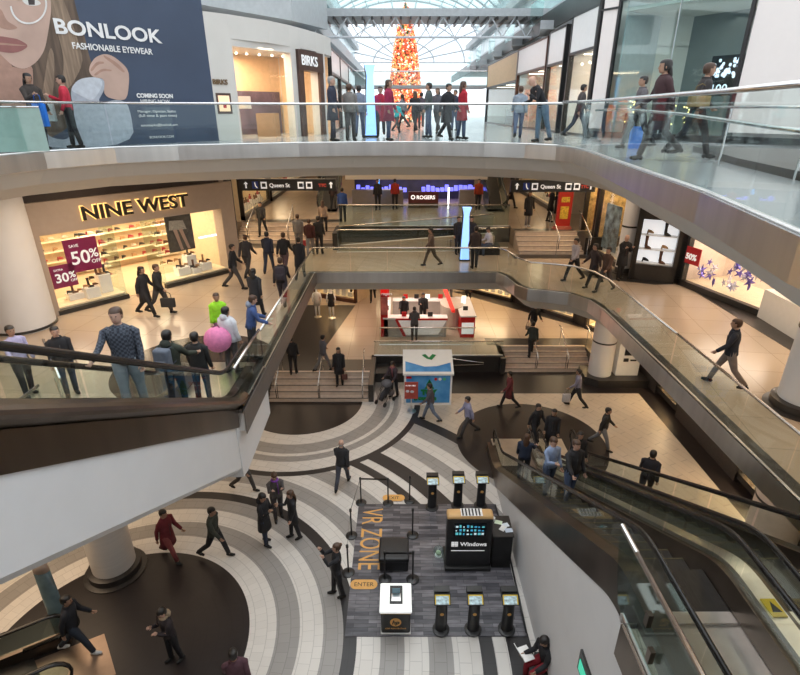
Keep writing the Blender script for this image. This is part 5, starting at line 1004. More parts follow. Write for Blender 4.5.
# Windows display
t = thing('display_stand', 'tall black rounded display stand with an orange top and tiled screen', 'display stand', (1.8, 10.4, .02))
rbox(1.2, 2.38, 10.2, 10.52, .08, 1.76, .1, 'body', m_black, t, 4); rbox(1.2, 2.38, 10.215, 10.54, 1.64, 1.8, .075, 'orange_top', K('orange_laminate', (.62, .38, .16), .4), t); rbox(1.18, 2.4, 10.12, 10.9, .02, .14, .03, 'foot', m_black, t)
MB().box(1.55, 2.1, 10.24, 10.51, 1.80, 1.806).build('top_graphic', K('top_white', (.8, .8, .8), .4, var=.2, scale=12), t, world=True)
b = MB()
for k in range(6): b.box(1.58 + .085 * k, 1.62 + .085 * k, 10.25, 10.5, 1.806, 1.81)
b.build('top_stripes', m_black, t, world=True)
MB().box(1.38, 2.2, 10.18, 10.21, 1.2, 1.6).build('screen', K('screen_black', (.01, .015, .02), .2), t, world=True); rnd = random.Random(11)
cols = [K('icon_blue', (.05, .3, .5), .4, emit=.5), K('icon_teal', (.1, .45, .5), .4, emit=.5), K('icon_pale', (.5, .65, .7), .4, emit=.5)]; bs = [MB(), MB(), MB()]
for r_ in range(3):
    for k in range(8): bs[rnd.randrange(3)].box(1.42 + .095 * k, 1.42 + .095 * k + rnd.uniform(.03, .075), 10.172, 10.18, 1.24 + .12 * r_, 1.24 + .12 * r_ + rnd.uniform(.03, .08))
sm_ = MB()
for q in range(3):
    sm_.mi = q; sm_.add(bs[q].v, bs[q].f)
x = sm_.build('screen_picture', cols, t, world=True)
text('Windows', .175, m_letw, (1.56, 10.19, .85), (1, 0, 0), (0, 0, 1), t, bold=.004, ext=.003)
b = MB()
for i in (0, 1):
    for j in (0, 1): b.box(1.33 + .09 * i, 1.41 + .09 * i, 10.185, 10.2, .83 + .08 * j, .90 + .08 * j)
b.build('window_emblem', m_letw, t, world=True); MB().box(1.33, 2.2, 10.185, 10.2, .68, .69).build('small_print', m_letw, t, world=True)
t = thing('table', 'black cloth-sided table beside the orange-topped display stand', 'table', (2.7, 10.5, .02)); rbox(2.43, 2.93, 10.25, 10.95, .02, 1.1, .012, 'skirt', K('black_cloth', (.012, .012, .013), .8, var=.3), t); rbox(2.4, 2.95, 10.22, 10.98, 1.1, 1.14, .012, 'tabletop', K('brown_black', (.03, .024, .02), .5), t)
for i, (x, y, a, c, lb) in enumerate(((2.78, 10.62, .3, (.75, .8, .85), 'white paper at the front of the black table'), (2.62, 10.72, -.3, (.7, .8, .6), 'pale green leaflet on the black table'), (2.7, 10.5, .9, (.8, .8, .78), 'white leaflet nearest the edge of the black table'), (2.84, 10.42, .1, (.55, .62, .72), 'bluish sheet on the black table'))):
    o = MB().box(-.1, .1, -.07, .07, 0, .004).xf(Matrix.Translation((x, y, 1.141 + .005 * i)) @ Matrix.Rotation(a, 4, 'Z')).build('paper_sheet', K('paper%d' % i, c, .7)); tag(o, lb, 'paper')
o = MB().lathe([(.045, 0), (.05, .09), (.04, .1)], (2.5, 10.8, 1.14), 14).build('paper_cup', m_white2, smooth='auto'); tag(o, 'white cup at the far corner of the black table', 'cup')
t = thing('glass_globe', 'small clear globe on the mat left of the orange-topped stand', 'globe', (1.05, 10.65, .02)); MB().ball((1.05, 10.65, .19), .15, .15, .16, 16, 12).build('globe', GLT, t, world=True, smooth=True); MB().lathe([(.1, 0), (.1, .05), (.05, .06)], (1.05, 10.65, .02)).build('base', m_white2, t, world=True)
MB().ball((1.05, 10.65, .14), .08, .08, .06, 8, 6).build('filling', K('pale_green', (.5, .6, .4)), t, world=True)
# PC demo pedestals
spots = [(.98, 12.55, 'demo pedestal at the far edge of the mat, nearest the unlinked post'), (1.77, 12.62, 'demo pedestal directly behind the orange-topped stand'), (2.48, 12.62, 'demo pedestal in the far corner by the escalator wall'), (.96, 8.45, 'demo pedestal in the front row beside the white-topped counter'), (1.71, 8.45, 'middle demo pedestal of the front row'), (2.5, 8.45, 'demo pedestal of the front row nearest the escalator wall')]
first = None
for i, (x, y, lb) in enumerate(spots):
    if first is None:
        first = thing('demo_pedestal', lb, 'pedestal', (x, y, .02)); MB().lathe([(.2, 0), (.2, .03), (.15, .05)], seg=24).build('base', m_black, first, smooth='auto')
        MB().rings([(0, 0, .03, .14, .1), (0, 0, .9, .13, .09), (0, .02, 1.0, .13, .08)], 16).build('column', m_black, first, smooth='auto')
        MB().box(-.19, .19, -.02, 0.0, -.12, .12).xf(Matrix.Translation((0, -.03, 1.02)) @ Matrix.Rotation(radians(-50), 4, 'X')).build('screen_frame', m_black, first)
        MB().box(-.17, .17, -.03, -.02, -.1, .1).xf(Matrix.Translation((0, -.03, 1.02)) @ Matrix.Rotation(radians(-50), 4, 'X')).build('screen', None or K('demo_screen', (.40, .52, .55), .3, emit=.25, var=.7, scale=14), first)
        MB().box(-.18, .18, .1, .26, .95, 1.12).build('rear_box', m_darkm, first); MB().lathe([(.045, 0), (.045, .004)], seg=16).xf(Matrix.Translation((0, -.095, .62)) @ Matrix.Rotation(pi / 2, 4, 'X')).build('round_badge', m_orange, first)
        b = MB(); b.box(-.17, .17, -.031, -.028, .075, .1); b.box(-.17, -.145, -.031, -.028, -.1, .1); b.box(.145, .17, -.031, -.028, -.1, .1); b.xf(Matrix.Translation((0, -.03, 1.02)) @ Matrix.Rotation(radians(-50), 4, 'X')).build('yellow_border', m_yellow, first)
        chl = list(first.children); r = first
    else:
        r = first.copy(); COL.objects.link(r); r.location = (x, y, .02); r['label'] = lb
        for c in chl: d = c.copy(); COL.objects.link(d); d.parent = r
    r['group'] = 'demo pedestals on the mat'
b = MB(); b.tube([(2.93, 12.6, .08), (2.93, 10.6, .3), (2.95, 9.0, .1), (2.93, 8.3, .1)], .025, 6); o = b.build('cable_cover', m_black, smooth=True); tag(o, 'black cable run along the foot of the white escalator wall', 'cable')
# directory totem, lower left
p = P(65, 634, 0); t = thing('totem_sign', 'tall slim glass-blue totem with a rounded beige cap, lower left corner', 'sign', tuple(p))
MB().rings([(p.x, p.y, 0, .2, .14), (p.x, p.y, .5, .2, .13), (p.x, p.y, 2.0, .17, .11)], 16).build('body', K('totem_teal', (.10, .15, .17), .2, var=.4, scale=2), t, world=True, smooth=True)
MB().rings([(p.x, p.y, 2.0, .17, .11), (p.x, p.y, 2.2, .16, .10), (p.x, p.y, 2.33, .10, .06), (p.x, p.y, 2.36, .02, .02)], 16).build('cap', K('totem_beige', (.6, .45, .36), .4), t, world=True, smooth=True)
# security cameras / ceiling spots under the top slab
for i, (u, v, lb) in enumerate(((69, 172, 'small camera hanging under the slab above the shoe shop'), (107, 166, 'tiny lamp under the slab near the O of the shop name'))):
    q = P(u, v, 9.3); t = thing('security_camera', lb, 'camera', tuple(q)); MB().ball((q.x, q.y, 9.3), .09, .09, .09).build('dome', m_darkm, t, world=True, smooth=True); MB().tube([(q.x, q.y, 9.3), (q.x, q.y, 9.95)], .03).build('mount', m_darkm, t, world=True)
# ---------------------------------------------------------------- people
SKINS = {'l': K('skin_light', (.58, .36, .27), .5), 'm': K('skin_medium', (.42, .25, .17), .5), 'd': K('skin_dark', (.16, .085, .055), .5)}
m_eye = K('eye_dark', (.02, .015, .015), .3); m_lips = K('lips', (.38, .12, .10), .5)
HAIRS = {'k': K('hair_black', (.015, .012, .011), .45), 'b': K('hair_brown', (.07, .035, .02), .45), 'g': K('hair_grey', (.32, .31, .30), .5), 'y': K('hair_blond', (.35, .22, .1), .45)}
CL = {}
def cloth(c):
    k = 'cloth_%02x%02x%02x' % tuple(int(min(1, x) * 255) for x in c)
    return K(k, c, .85, var=.12, scale=12, bump=.25)
def rotx(a): return Matrix.Rotation(a, 3, 'X')
POSES = {   # thigh/knee per leg, arm (forward, out, elbow) per side, torso lean
    'stand': dict(legs=((4, 2), (-4, 3)), arms=((4, 8, 14), (8, 7, 18))),
    'walk': dict(legs=((24, 8), (-20, 22)), arms=((-18, 8, 18), (24, 8, 28)), lean=4),
    'walk2': dict(legs=((-22, 26), (22, 6)), arms=((26, 8, 26), (-20, 8, 16)), lean=5),
    'phone': dict(legs=((5, 4), (-5, 4)), arms=((20, 4, 118), (26, 3, 112)), lean=3, nod=22),
    'talk': dict(legs=((6, 3), (-6, 5)), arms=((30, 6, 85), (6, 8, 20)), nod=8),
    'photo': dict(legs=((8, 4), (-6, 4)), arms=((72, 4, 82), (68, 4, 86)), lean=-4),
    'leanrail': dict(legs=((4, 6), (-16, 4)), arms=((34, 6, 72), (46, 2, 112)), lean=34, nod=4),
    'sit': dict(legs=((84, 86), (80, 82)), arms=((32, 6, 58), (34, 6, 56)), lean=12, nod=20, sit=1),
    'rail': dict(legs=((4, 3), (-6, 4)), arms=((34, 10, 40), (30, 8, 44)), lean=10, nod=14),
    'ride': dict(legs=((7, 5), (-5, 3)), arms=((42, 14, 28), (6, 8, 22))),
    'reach': dict(legs=((10, 5), (-10, 5)), arms=((55, 8, 40), (20, 8, 60)), lean=12),
    'stair': dict(legs=((42, 52), (-8, 6)), arms=((-14, 8, 22), (22, 8, 34)), lean=7),
}
def person(x, y, z, label, face=0, H=1.72, pose='stand', top=(.03, .03, .035), legs=(.03, .03, .04), hair='k', hl='short', skin='m', coat='jacket', shoes=(.02, .02, .02), group=None, slim=1.0, hood=None, scarf=None, collar=None, child=False, gloves=False):
    k = H / 1.72; ps = POSES[pose]; root = thing('person', label, 'person', (x, y, z), radians(face), group)
    lean = radians(ps.get('lean', 0)); sit = ps.get('sit'); pz = .93 if not sit else .50
    if sit: pz = .52
    R = rotx(lean); piv = Vector((0, 0, pz))
    T = lambda v: piv + R @ (Vector(v) - Vector((0, 0, .93)))
    w = .172 * slim
    neck = T((0, 0, 1.46)); head = T((0, -.012, 1.60))
    V = []; Ed = []; Rd = []
    def vtx(p, r, par=None):
        V.append(Vector(p)); Rd.append(r if isinstance(r, tuple) else (r, r)); i = len(V) - 1
        if par is not None: Ed.append((par, i))
        return i
    pel = vtx(piv, (.135, .11)); sp = vtx(T((0, 0, 1.1)), (.12, .095), pel); ch = vtx(T((0, 0, 1.3)), (.145, .105), sp); nb = vtx(T((0, 0, 1.42)), (.09, .075), ch); nk = vtx(neck, .055, nb); hd0 = vtx(T((0, -.005, 1.54)), .055, nk)
    LJ = []; AJ = []
    for s, (th, kn) in zip((-1, 1), ps['legs']):
        h = piv + Vector((s * .095, 0, -.03)); a = radians(th); kd = Vector((s * .01, -sin(a), -cos(a))) * .43; kp = h + kd
        b_ = radians(th - kn); sd = Vector((0, -sin(b_), -cos(b_))) * .42; ap = kp + sd; f = max(0, min(1, (kn - 10) / 40)) * .5 if not sit else 0
        toe = ap + Vector((s * .025, -.15 * cos(f), -.055 - .15 * sin(f)))
        i = vtx(h, (.09, .085), pel); j = vtx(h.lerp(kp, .5), .075, i); j = vtx(kp, .055, j); j = vtx(kp.lerp(ap, .35), .058, j); j = vtx(ap, .036, j); vtx(ap + Vector((0, -.04, -.05)), .034, j)
        LJ.append((h, kp, ap, toe, f))
    for s, (fw, ab, el) in zip((-1, 1), ps['arms']):
        sh = T((s * w, 0, 1.375)); a = radians(fw) ; o = radians(ab); d1 = R @ Vector((s * sin(o), -sin(a) * cos(o), -cos(a) * cos(o))); e = sh + d1 * .28
        a2 = radians(fw + el); inn = -.25 if el > 60 else .02
        d2 = (R @ Vector((s * sin(o) * .5 + s * inn, -sin(a2), -cos(a2)))).normalized(); wr = e + d2 * .245
        i = vtx(sh, .052, ch); j = vtx(sh.lerp(e, .5), .046, i); j = vtx(e, .038, j); j = vtx(e.lerp(wr, .4), .038, j); j = vtx(wr, (.026, .022), j)
        AJ.append((sh, e, wr, d2, s))
    lowest = min(min(j[2].z - .09, j[3].z) for j in LJ)
    drop = Vector((0, 0, -lowest)) if not sit else Vector((0, 0, 0))
    me = bpy.data.meshes.new('b'); me.from_pydata([tuple(v) for v in V], Ed, []); ob = bpy.data.objects.new('b', me); COL.objects.link(ob)
    md_ = ob.modifiers.new('s', 'SKIN'); md_.use_smooth_shade = True
    for i, r in enumerate(Rd): me.skin_vertices[0].data[i].radius = r
    me.skin_vertices[0].data[0].use_root = True
    ob.modifiers.new('u', 'SUBSURF').levels = 1
    em = bpy.data.meshes.new_from_object(ob.evaluated_get(bpy.context.evaluated_depsgraph_get())); bpy.data.objects.remove(ob); bpy.data.meshes.remove(me)
    B = MB(); B.v = [v.co.copy() for v in em.vertices]; B.f = [list(p.vertices) for p in em.polygons]; B.m = [0] * len(B.f); bpy.data.meshes.remove(em)
    # head with jaw, nose, ears, eyes, mouth
    nod = Matrix.Translation(head) @ Matrix.Rotation(lean * .5 + radians(ps.get('nod', 0)), 4, 'X')
    hb = MB(); hb.rings([(0, .005, -.115, .028, .03), (0, -.012, -.105, .044, .058), (0, -.012, -.08, .058, .076), (0, -.006, -.045, .068, .088), (0, 0, 0, .074, .096), (0, .004, .045, .076, .098), (0, .008, .08, .066, .086), (0, .01, .105, .042, .055), (0, .01, .115, .012, .018)], 14)
    hb.add([(0, -.118, -.03), (-.016, -.092, -.036), (.016, -.092, -.036), (0, -.095, .018), (0, -.09, -.045)], [(0, 1, 3), (0, 3, 2), (0, 4, 1), (0, 2, 4)])
    for s in (-1, 1): hb.ball((s * .077, .006, -.012), .012, .02, .032, 6, 5)
    hb.mi = 1
    for s in (-1, 1): hb.ball((s * .03, -.088, .012), .012, .008, .007, 6, 4)
    hb.mi = 2; hb.ball((0, -.086, -.063), .024, .01, .007, 8, 4); hb.mi = 0
    hb.xf(nod); n = len(B.v); B.v += hb.v; B.f += [[i + n for i in f] for f in hb.f]; B.m += hb.m
    # hands: palm, four unequal bent fingers and a thumb from the side of the palm
    for (sh, e, wr, d, s) in AJ:
        side = d.cross(Vector((0, 1, 0)) if abs(d.y) < .8 else Vector((0, 0, 1))).normalized(); nrm = side.cross(d).normalized(); 
        if nrm.y > 0: nrm = -nrm
        pe = wr + d * .085
        B.tube([wr - d * .02, wr + d * .02, wr + d * .055, pe], [.024, .036, .041, .036], 8, flat=.42, up=nrm.cross(d))
        for q, (o, l) in enumerate(((-.027, .062), (-.009, .072), (.009, .068), (.026, .052))):
            r0 = pe + side * o - d * .01; r1 = r0 + (d * .8 + nrm * .35).normalized() * l * .5; r2 = r1 + (d * .35 + nrm * .9).normalized() * l * .5; B.tube([r0, r1, r2], [.0095, .0085, .006], 5)
        th = wr + d * .03 - side * .03; t1 = th + (d * .7 - side * .6 + nrm * .3).normalized() * .035; B.tube([th, t1, t1 + (d * .8 + nrm * .5).normalized() * .03], [.012, .010, .007], 5)
    S = Matrix.Scale(k, 4); D = Matrix.Translation(drop)
    B.xf(S @ D).build('body', [SKINS[skin], m_eye, m_lips], root, smooth=True)
    def put(b, name, m, sm=True): return b.xf(S @ D).build(name, m, root, smooth=sm)
    # trousers / legs
    pm = cloth(legs); b = MB()
    for s, (h, kp, ap, toe, f) in zip((-1, 1), LJ):
        hem = kp.lerp(ap, .97); b.tube([h + Vector((-s * .01, 0, .06)), h.lerp(kp, .1), h.lerp(kp, .5), kp, kp.lerp(ap, .3), hem], [.095 * slim, .103 * slim, .09 * slim, .068, .066, .056], 10)
    if not sit: b.rings([(0, 0, pz - .08, .165 * slim, .115), (0, 0, pz, .17 * slim, .12), (0, 0, pz + .1, .15 * slim, .105)], 14)
    else: b.rings([(0, 0, pz - .1, .17, .13), (0, 0, pz + .1, .15, .11)], 14)
    put(b, 'trousers', pm)
    for s, (h, kp, ap, toe, f) in zip((-1, 1), LJ):
        b = MB(); hl_ = ap + Vector((0, .05, -.045)); b.tube([ap + Vector((0, .0, .03)), ap + Vector((0, .005, -.03)), ap.lerp(toe, .5) + Vector((0, 0, -.02)), toe + Vector((0, -.01, .012))], [.045, .05, .045, .028], 8); b.ball(hl_ + Vector((0, -.01, 0)), .034, .045, .04, 8, 5)
        put(b, 'shoe', cloth(shoes))
    # top garment
    tm = cloth(top); b = MB(); ln = {'jacket': .86, 'shirt': .90, 'coat': .55, 'puffer': .80, 'dress': .62}[coat]; fat = {'jacket': 1.08, 'shirt': 1.0, 'coat': 1.1, 'puffer': 1.32, 'dress': 1.02}[coat] * slim
    prof = [(1.465, .06, .06), (1.44, .10, .08), (1.405, .15, .098), (1.36, .178, .112), (1.28, .185, .122), (1.2, .18, .122), (1.08, .16, .112), (.98, .168, .118), (ln if ln > .8 else .86, .182, .13)]
    ring = [[T((fat * rx * cos(2 * pi * q / 16), fat * ry * sin(2 * pi * q / 16), z_)) for q in range(16)] for z_, rx, ry in prof]
    if ln < .8 and not sit:
        ring.append([piv + Vector((fat * .20 * cos(2 * pi * q / 16), fat * .16 * sin(2 * pi * q / 16), ln - .93)) for q in range(16)])
    vs = [v for r in ring for v in r]; b.add(vs, [(i * 16 + q, (i + 1) * 16 + q, (i + 1) * 16 + (q + 1) % 16, i * 16 + (q + 1) % 16) for i in range(len(ring) - 1) for q in range(16)] + [list(range(16)), list(range(len(vs) - 16, len(vs)))[::-1]])
    sf = 1.0 if coat in ('shirt', 'dress') else (1.45 if coat == 'puffer' else 1.18)
    for (sh, e, wr, d, s) in AJ:
        inn_ = T((s * w * .45, 0, 1.37)); dn = (e - sh).normalized(); b.tube([inn_, T((s * w * .82, 0, 1.378)), sh + dn * .03 + R @ Vector((s * .012, 0, 0)), sh.lerp(e, .45), e, e.lerp(wr, .5), wr], [.045 * sf, .056 * sf, .060 * sf, .054 * sf, .047 * sf, .043 * sf, .036 * sf], 10)
    put(b, {'jacket': 'jacket', 'shirt': 'shirt', 'coat': 'coat', 'puffer': 'puffer_jacket', 'dress': 'dress'}[coat], tm)
    if coat in ('jacket', 'coat', 'puffer'):
        b = MB(); c = T((0, -.0, 1.455)); b.tube([c + R @ Vector((.075 * cos(a) * 1.1, .07 * sin(a), .0)) for a in [2 * pi * q / 12 for q in range(13)]], .022 * (1.5 if collar else 1), 6); put(b, 'collar', cloth(collar) if collar else tm)
        if coat != 'puffer' and not sit:
            b = MB(); f0 = T((0, -.126 * fat, 1.3)); f1 = T((0, -.128 * fat, .9)); b.tube([f0, f1], .008, 4); put(b, 'front_zip', m_darkm)
    if hood: b = MB(); c = T((0, .09, 1.47)); b.ball(c, .11, .08, .09, 10, 6); put(b, 'hood', cloth(hood))
    if scarf: b = MB(); c = T((0, -.02, 1.47)); b.tube([c + R @ Vector((.09 * cos(a), .085 * sin(a), 0)) for a in [2 * pi * q / 12 for q in range(13)]], .03, 6); b.tube([c + R @ Vector((.04, -.09, 0)), T((.05, -.15, 1.3)), T((.05, -.15, 1.05))], [.03, .035, .04], 6, flat=.4); put(b, 'scarf', cloth(scarf))
    # hair
    if hl != 'bald':
        b = MB(); vs = []; N = 14; rows = [(.122, .012, .02), (.112, .055, .065), (.09, .078, .095), (.055, .088, .110), (.015, .09, .113), (-.03, .086, .105), (-.07, .07, .085)]
        for zz, rx, ry in rows: vs += [Vector((rx * cos(2 * pi * q / N), .014 + ry * sin(2 * pi * q / N), zz)) for q in range(N)]
        fs = []
        for i in range(len(rows) - 1):
            for q in range(N):
                a = 2 * pi * (q + .5) / N; fr = -sin(a)
                if fr > .35 and rows[i + 1][0] < .05: continue
                if fr > -.15 and rows[i + 1][0] < -.0 and hl == 'short': continue
                fs.append((i * N + q, (i + 1) * N + q, (i + 1) * N + (q + 1) % N, i * N + (q + 1) % N))
        fs.append(list(range(N))); b.add(vs, fs)
        if hl == 'long': b.tube([(0, .05, .05), (0, .085, -.04), (0, .105, -.14), (0, .10, -.26), (0, .09, -.36)], [.07, .085, .085, .075, .03], 10, flat=.5, up=(0, 1, 0))
        if hl == 'bun': b.ball((0, .11, .06), .045, .045, .045, 8, 6)
        b.xf(nod); put(b, 'hair', HAIRS[hair])
    elif hl == 'bald' and hair == 'g':
        b = MB(); 
        for s in (-1, 1): b.ball((s * .07, .035, -.01), .014, .045, .03, 6, 5)
        b.ball((0, .09, -.02), .06, .02, .035, 8, 5); b.xf(nod); put(b, 'hair', HAIRS['g'])
    root['_h'] = k; hands = []
    for (sh, e, wr, d, s) in AJ:
        p = (S @ D) @ (wr + d * .1); q = Matrix.Rotation(radians(face), 3, 'Z') @ p + Vector((x, y, z)); hands.append(q)
    bk = Matrix.Rotation(radians(face), 3, 'Z') @ ((S @ D) @ T((0, .17, 1.22))) + Vector((x, y, z))
    del root['_h']
    return root, hands, bk
def bag(p, col, label, w=.32, h=.36, d=.12, rz=0., cat='bag', name='shopping_bag'):
    t = thing(name, label, cat, (p.x, p.y, p.z - .22 - h), rz); o = rbox(-w / 2, w / 2, -d / 2, d / 2, 0, h, .02, 'body', cloth(col), t, 2, False)
    MB().tube([(-w * .3, 0, h - .02), (-w * .25, 0, h + .16), (0, 0, h + .21), (w * .25, 0, h + .16), (w * .3, 0, h - .02)], .01, 6).build('handle', cloth(tuple(c * .5 for c in col)), t, smooth=True)
    return t
def backpack(bk, col, label, face, s=1.0):
    t = thing('backpack', label, 'backpack', (bk.x, bk.y, bk.z), radians(face)); rbox(-.16 * s, .16 * s, -.02, .16 * s, -.24 * s, .22 * s, .06, 'body', cloth(col), t, 3, False); rbox(-.12 * s, .12 * s, .13 * s, .2 * s, -.2 * s, 0, .03, 'front_pocket', cloth(tuple(c * .8 for c in col)), t, 2, False)
    for q in (-1, 1): MB().tube([(q * .11, 0, -.15 * s), (q * .15, -.1, -.1 * s), (q * .13, -.27, .05), (q * .11, -.2, .2 * s), (q * .09, 0, .19 * s)], .018, 6, flat=.5).build('strap', cloth(tuple(c * .6 for c in col)), t, smooth=True)
BK = (.02, .02, .024); NV = (.03, .035, .06); GY = (.18, .18, .19); JN = (.07, .10, .18); RD = (.35, .025, .03); CH = (.06, .055, .055); WH = (.62, .62, .66); TN = (.35, .24, .16)
def at(u, v, z, label, **k): p = P(u, v, z); return person(p.x, p.y, z, label, **k)
# lowest floor
at(343, 486, 0, 'grey-haired man in a black jacket walking over the stone rings toward the belt posts', face=170, H=1.76, pose='walk', hair='g', hl='bald', skin='l', legs=(.07, .075, .1))
at(267, 544, 0, 'person in a hooded black coat and dark jeans, talking in the group of three', face=75, H=1.76, pose='phone', top=BK, legs=(.03, .04, .07), hood=BK, coat='coat', hl='short')
at(279, 519, 0, 'woman in a grey coat with a purple scarf in the group of three', face=25, H=1.7, pose='phone', top=(.10, .09, .09), legs=(.05, .045, .05), scarf=(.22, .06, .38), hair='b', skin='l')
at(295, 538, 0, 'long-haired woman in black with bare ankles facing the other two of the group', face=-60, H=1.66, pose='talk', top=BK, legs=BK, hair='b', hl='long', skin='l', coat='dress')
at(338, 595, 0, 'woman in black raising a phone beside the mat', face=-70, H=1.66, pose='photo', top=BK, legs=BK, hair='b', hl='bun', skin='l', coat='shirt')
at(176, 660, 0, 'woman in a dark coat with a pale fur collar on the dark stone disc', face=-35, H=1.62, pose='phone', top=(.03, .022, .025), legs=BK, coat='jacket', collar=(.4, .3, .2), hair='k', skin='l', hood=(.32, .24, .16))
at(172, 558, 0, 'person in a long dark red coat striding at the rim of the dark disc', face=70, H=1.7, pose='walk', top=(.16, .02, .03), legs=(.25, .06, .06), coat='coat', hair='k', slim=1.05)
at(218, 557, 0, 'person in a dark green-grey jacket walking on the cream ring', face=80, H=1.74, pose='walk2', top=(.045, .05, .04), legs=BK)
at(246, 491, 0, 'dark-dressed person just emerging past the white cladding corner', face=70, H=1.7, pose='walk2', top=(.03, .025, .025), legs=CH)
at(82, 652, 0, 'person in dark clothes with white shoes walking on the dark disc', face=100, H=1.76, pose='walk', top=(.02, .022, .03), legs=(.03, .04, .06), shoes=(.7, .7, .7))
at(243, 708, 0, 'person in a plum jacket cut by the lower edge, at the rim of the disc', face=-160, H=1.7, pose='walk', top=(.10, .045, .06), legs=CH, skin='l')
p = P(540, 672, 0); q, hs, bk = person(p.x + .1, p.y, -.12, 'person in black hooded jacket and red trousers sitting with a laptop', face=-70, H=1.72, pose='sit', top=BK, legs=(.25, .015, .025), hair='k', hood=BK)
x = MB().box(p.x - .1, p.x + .12, p.y - .25, p.y + .25, 0, .3).build('low_ledge', m_darkm); tag(x, 'low dark ledge under the person with the laptop', 'bench')
t = thing('laptop', 'silver laptop open on the lap of the person in red trousers', 'laptop', (p.x - .35, p.y + .05, .52), radians(-70)); MB().box(-.17, .17, -.12, .12, 0, .015).build('keyboard_base', m_steel, t); MB().box(-.17, .17, -.012, 0, 0, .22).xf(Matrix.Translation((0, -.12, .012)) @ Matrix.Rotation(radians(22), 4, 'X')).build('screen', m_white2, t)
at(430, 421, 0, 'person in a grey top and pale jeans passing in front of the booth graphic', face=-100, H=1.68, pose='walk', top=(.09, .08, .10), legs=(.16, .2, .28))
at(467, 436, 0, 'person in a lavender shirt hurrying right of the promotion booth', face=-80, H=1.72, pose='walk2', top=(.28, .28, .42), legs=CH)
q, hs, bk = at(575, 407, 0, 'man in a light blue-grey shirt crossing before the right lower stairs', face=-110, H=1.76, pose='walk', top=(.25, .24, .32), legs=BK, coat='shirt'); bag(hs[1], (.5, .48, .5), 'pale bag carried by the man crossing before the right lower stairs')
at(600, 448, 0, 'dark-clad person walking along the right rim of the dark disc', face=60, H=1.72, pose='walk', top=(.03, .03, .03), legs=GY)
at(533, 444, 0, 'person in black stepping off near the escalator foot, left of the pair', face=30, H=1.74, pose='walk', top=BK, legs=BK)
at(549, 452, 0, 'person in black standing at the escalator foot, right of the pair', face=-20, H=1.74, pose='stand', top=BK, legs=BK, coat='coat')
at(508, 408, 0, 'person in a deep red coat near the right lower stairs', face=-90, H=1.7, pose='walk', top=(.14, .025, .03), legs=BK, coat='coat')
at(642, 502, 0, 'man in a dark suit walking away behind the escalators', face=150, H=1.92, pose='walk', top=(.018, .018, .026), legs=(.02, .02, .028), coat='jacket')
def onesc(xc, y, label, z0=0.0, yin=14.1, **k):
    zz = z0 + max(0, (yin - y)) * .577 + .05; return person(xc, y, zz, label, **k)
onesc(3.75, 12.9, 'woman in a dark blue coat with a white bag low on the right escalator', face=160, H=1.68, pose='ride', top=(.02, .03, .06), legs=BK, hair='b', hl='long', skin='l')
onesc(3.85, 10.9, 'man in a pale blue shirt on the right escalator, hand to his chest', face=20, H=1.78, pose='talk', top=(.26, .34, .52), legs=(.05, .07, .12), coat='shirt', skin='l', hair='b')
onesc(4.15, 10.2, 'man in black just in front of the man in pale blue on the escalator', face=15, H=1.78, pose='ride', top=BK, legs=JN, skin='l', hair='b')
onesc(5.45, 13.2, 'dark-coated person riding the far escalator of the pair', face=0, H=1.74, pose='stand', top=BK, legs=BK)
def steps(x, y0, y, z0, rise, tread): return z0 + min(5, int((y - y0) / tread) + 1) * rise
q, hs, bk = person(-2.55, 19.45, steps(0, 18.9, 19.45, 0, .16, .27), 'woman in black with a bag coming down the left lower stairs', face=0, H=1.74, pose='stand', top=BK, legs=BK, coat='coat', hair='k', hl='long'); bag(hs[1], (.12, .05, .04), 'dark brown bag of the woman coming down the left lower stairs', .24, .22)
at(324, 371, .8, 'grey-clad person leaning forward at the top of the left lower stairs', face=130, H=1.72, pose='walk', top=(.12, .12, .14), legs=GY)
at(294, 374, .8, 'dark person at the outer top of the left lower stairs carrying bags', face=180, H=1.72, pose='stand', top=BK, legs=BK)
person(6.2, 22.3, steps(0, 21.6, 22.3, 0, .16, .27), 'person in dark clothes climbing the right lower stairs', face=180, H=1.72, pose='stair', top=(.04, .05, .045), legs=BK)
q, hs, bk = at(532, 336, .8, 'man in a black jacket walking alone on the beige floor toward the right stairs', face=20, H=1.76, pose='walk', top=BK, legs=CH, skin='l'); bag(hs[0], (.25, .2, .16), 'small bag of the man walking alone on the beige floor', .2, .2)
person(.2, 25.3, .8, 'kiosk seller in black, left of the two behind the counter', face=0, H=1.7, pose='reach', top=BK, legs=BK, skin='m')
person(1.2, 25.5, .8, 'kiosk seller in black, right of the two behind the counter', face=0, H=1.74, pose='talk', top=BK, legs=BK, skin='m')
person(.7, 23.4, .8, 'hooded person in grey leaning on the kiosk counter', face=180, H=1.72, pose='rail', top=(.09, .09, .10), legs=CH, hood=(.08, .08, .09))
at(373, 301, .8, 'dark figure walking far behind the kiosk, left of its red post', face=0, H=1.72, pose='walk', top=BK, legs=BK)
at(449, 300, .8, 'dark figure walking far behind the kiosk at its right', face=180, H=1.72, pose='walk2', top=BK, legs=GY)
at(468, 302, .8, 'figure in a long black coat beyond the kiosk near the golden shop', face=0, H=1.72, pose='stand', top=BK, legs=BK, coat='coat')
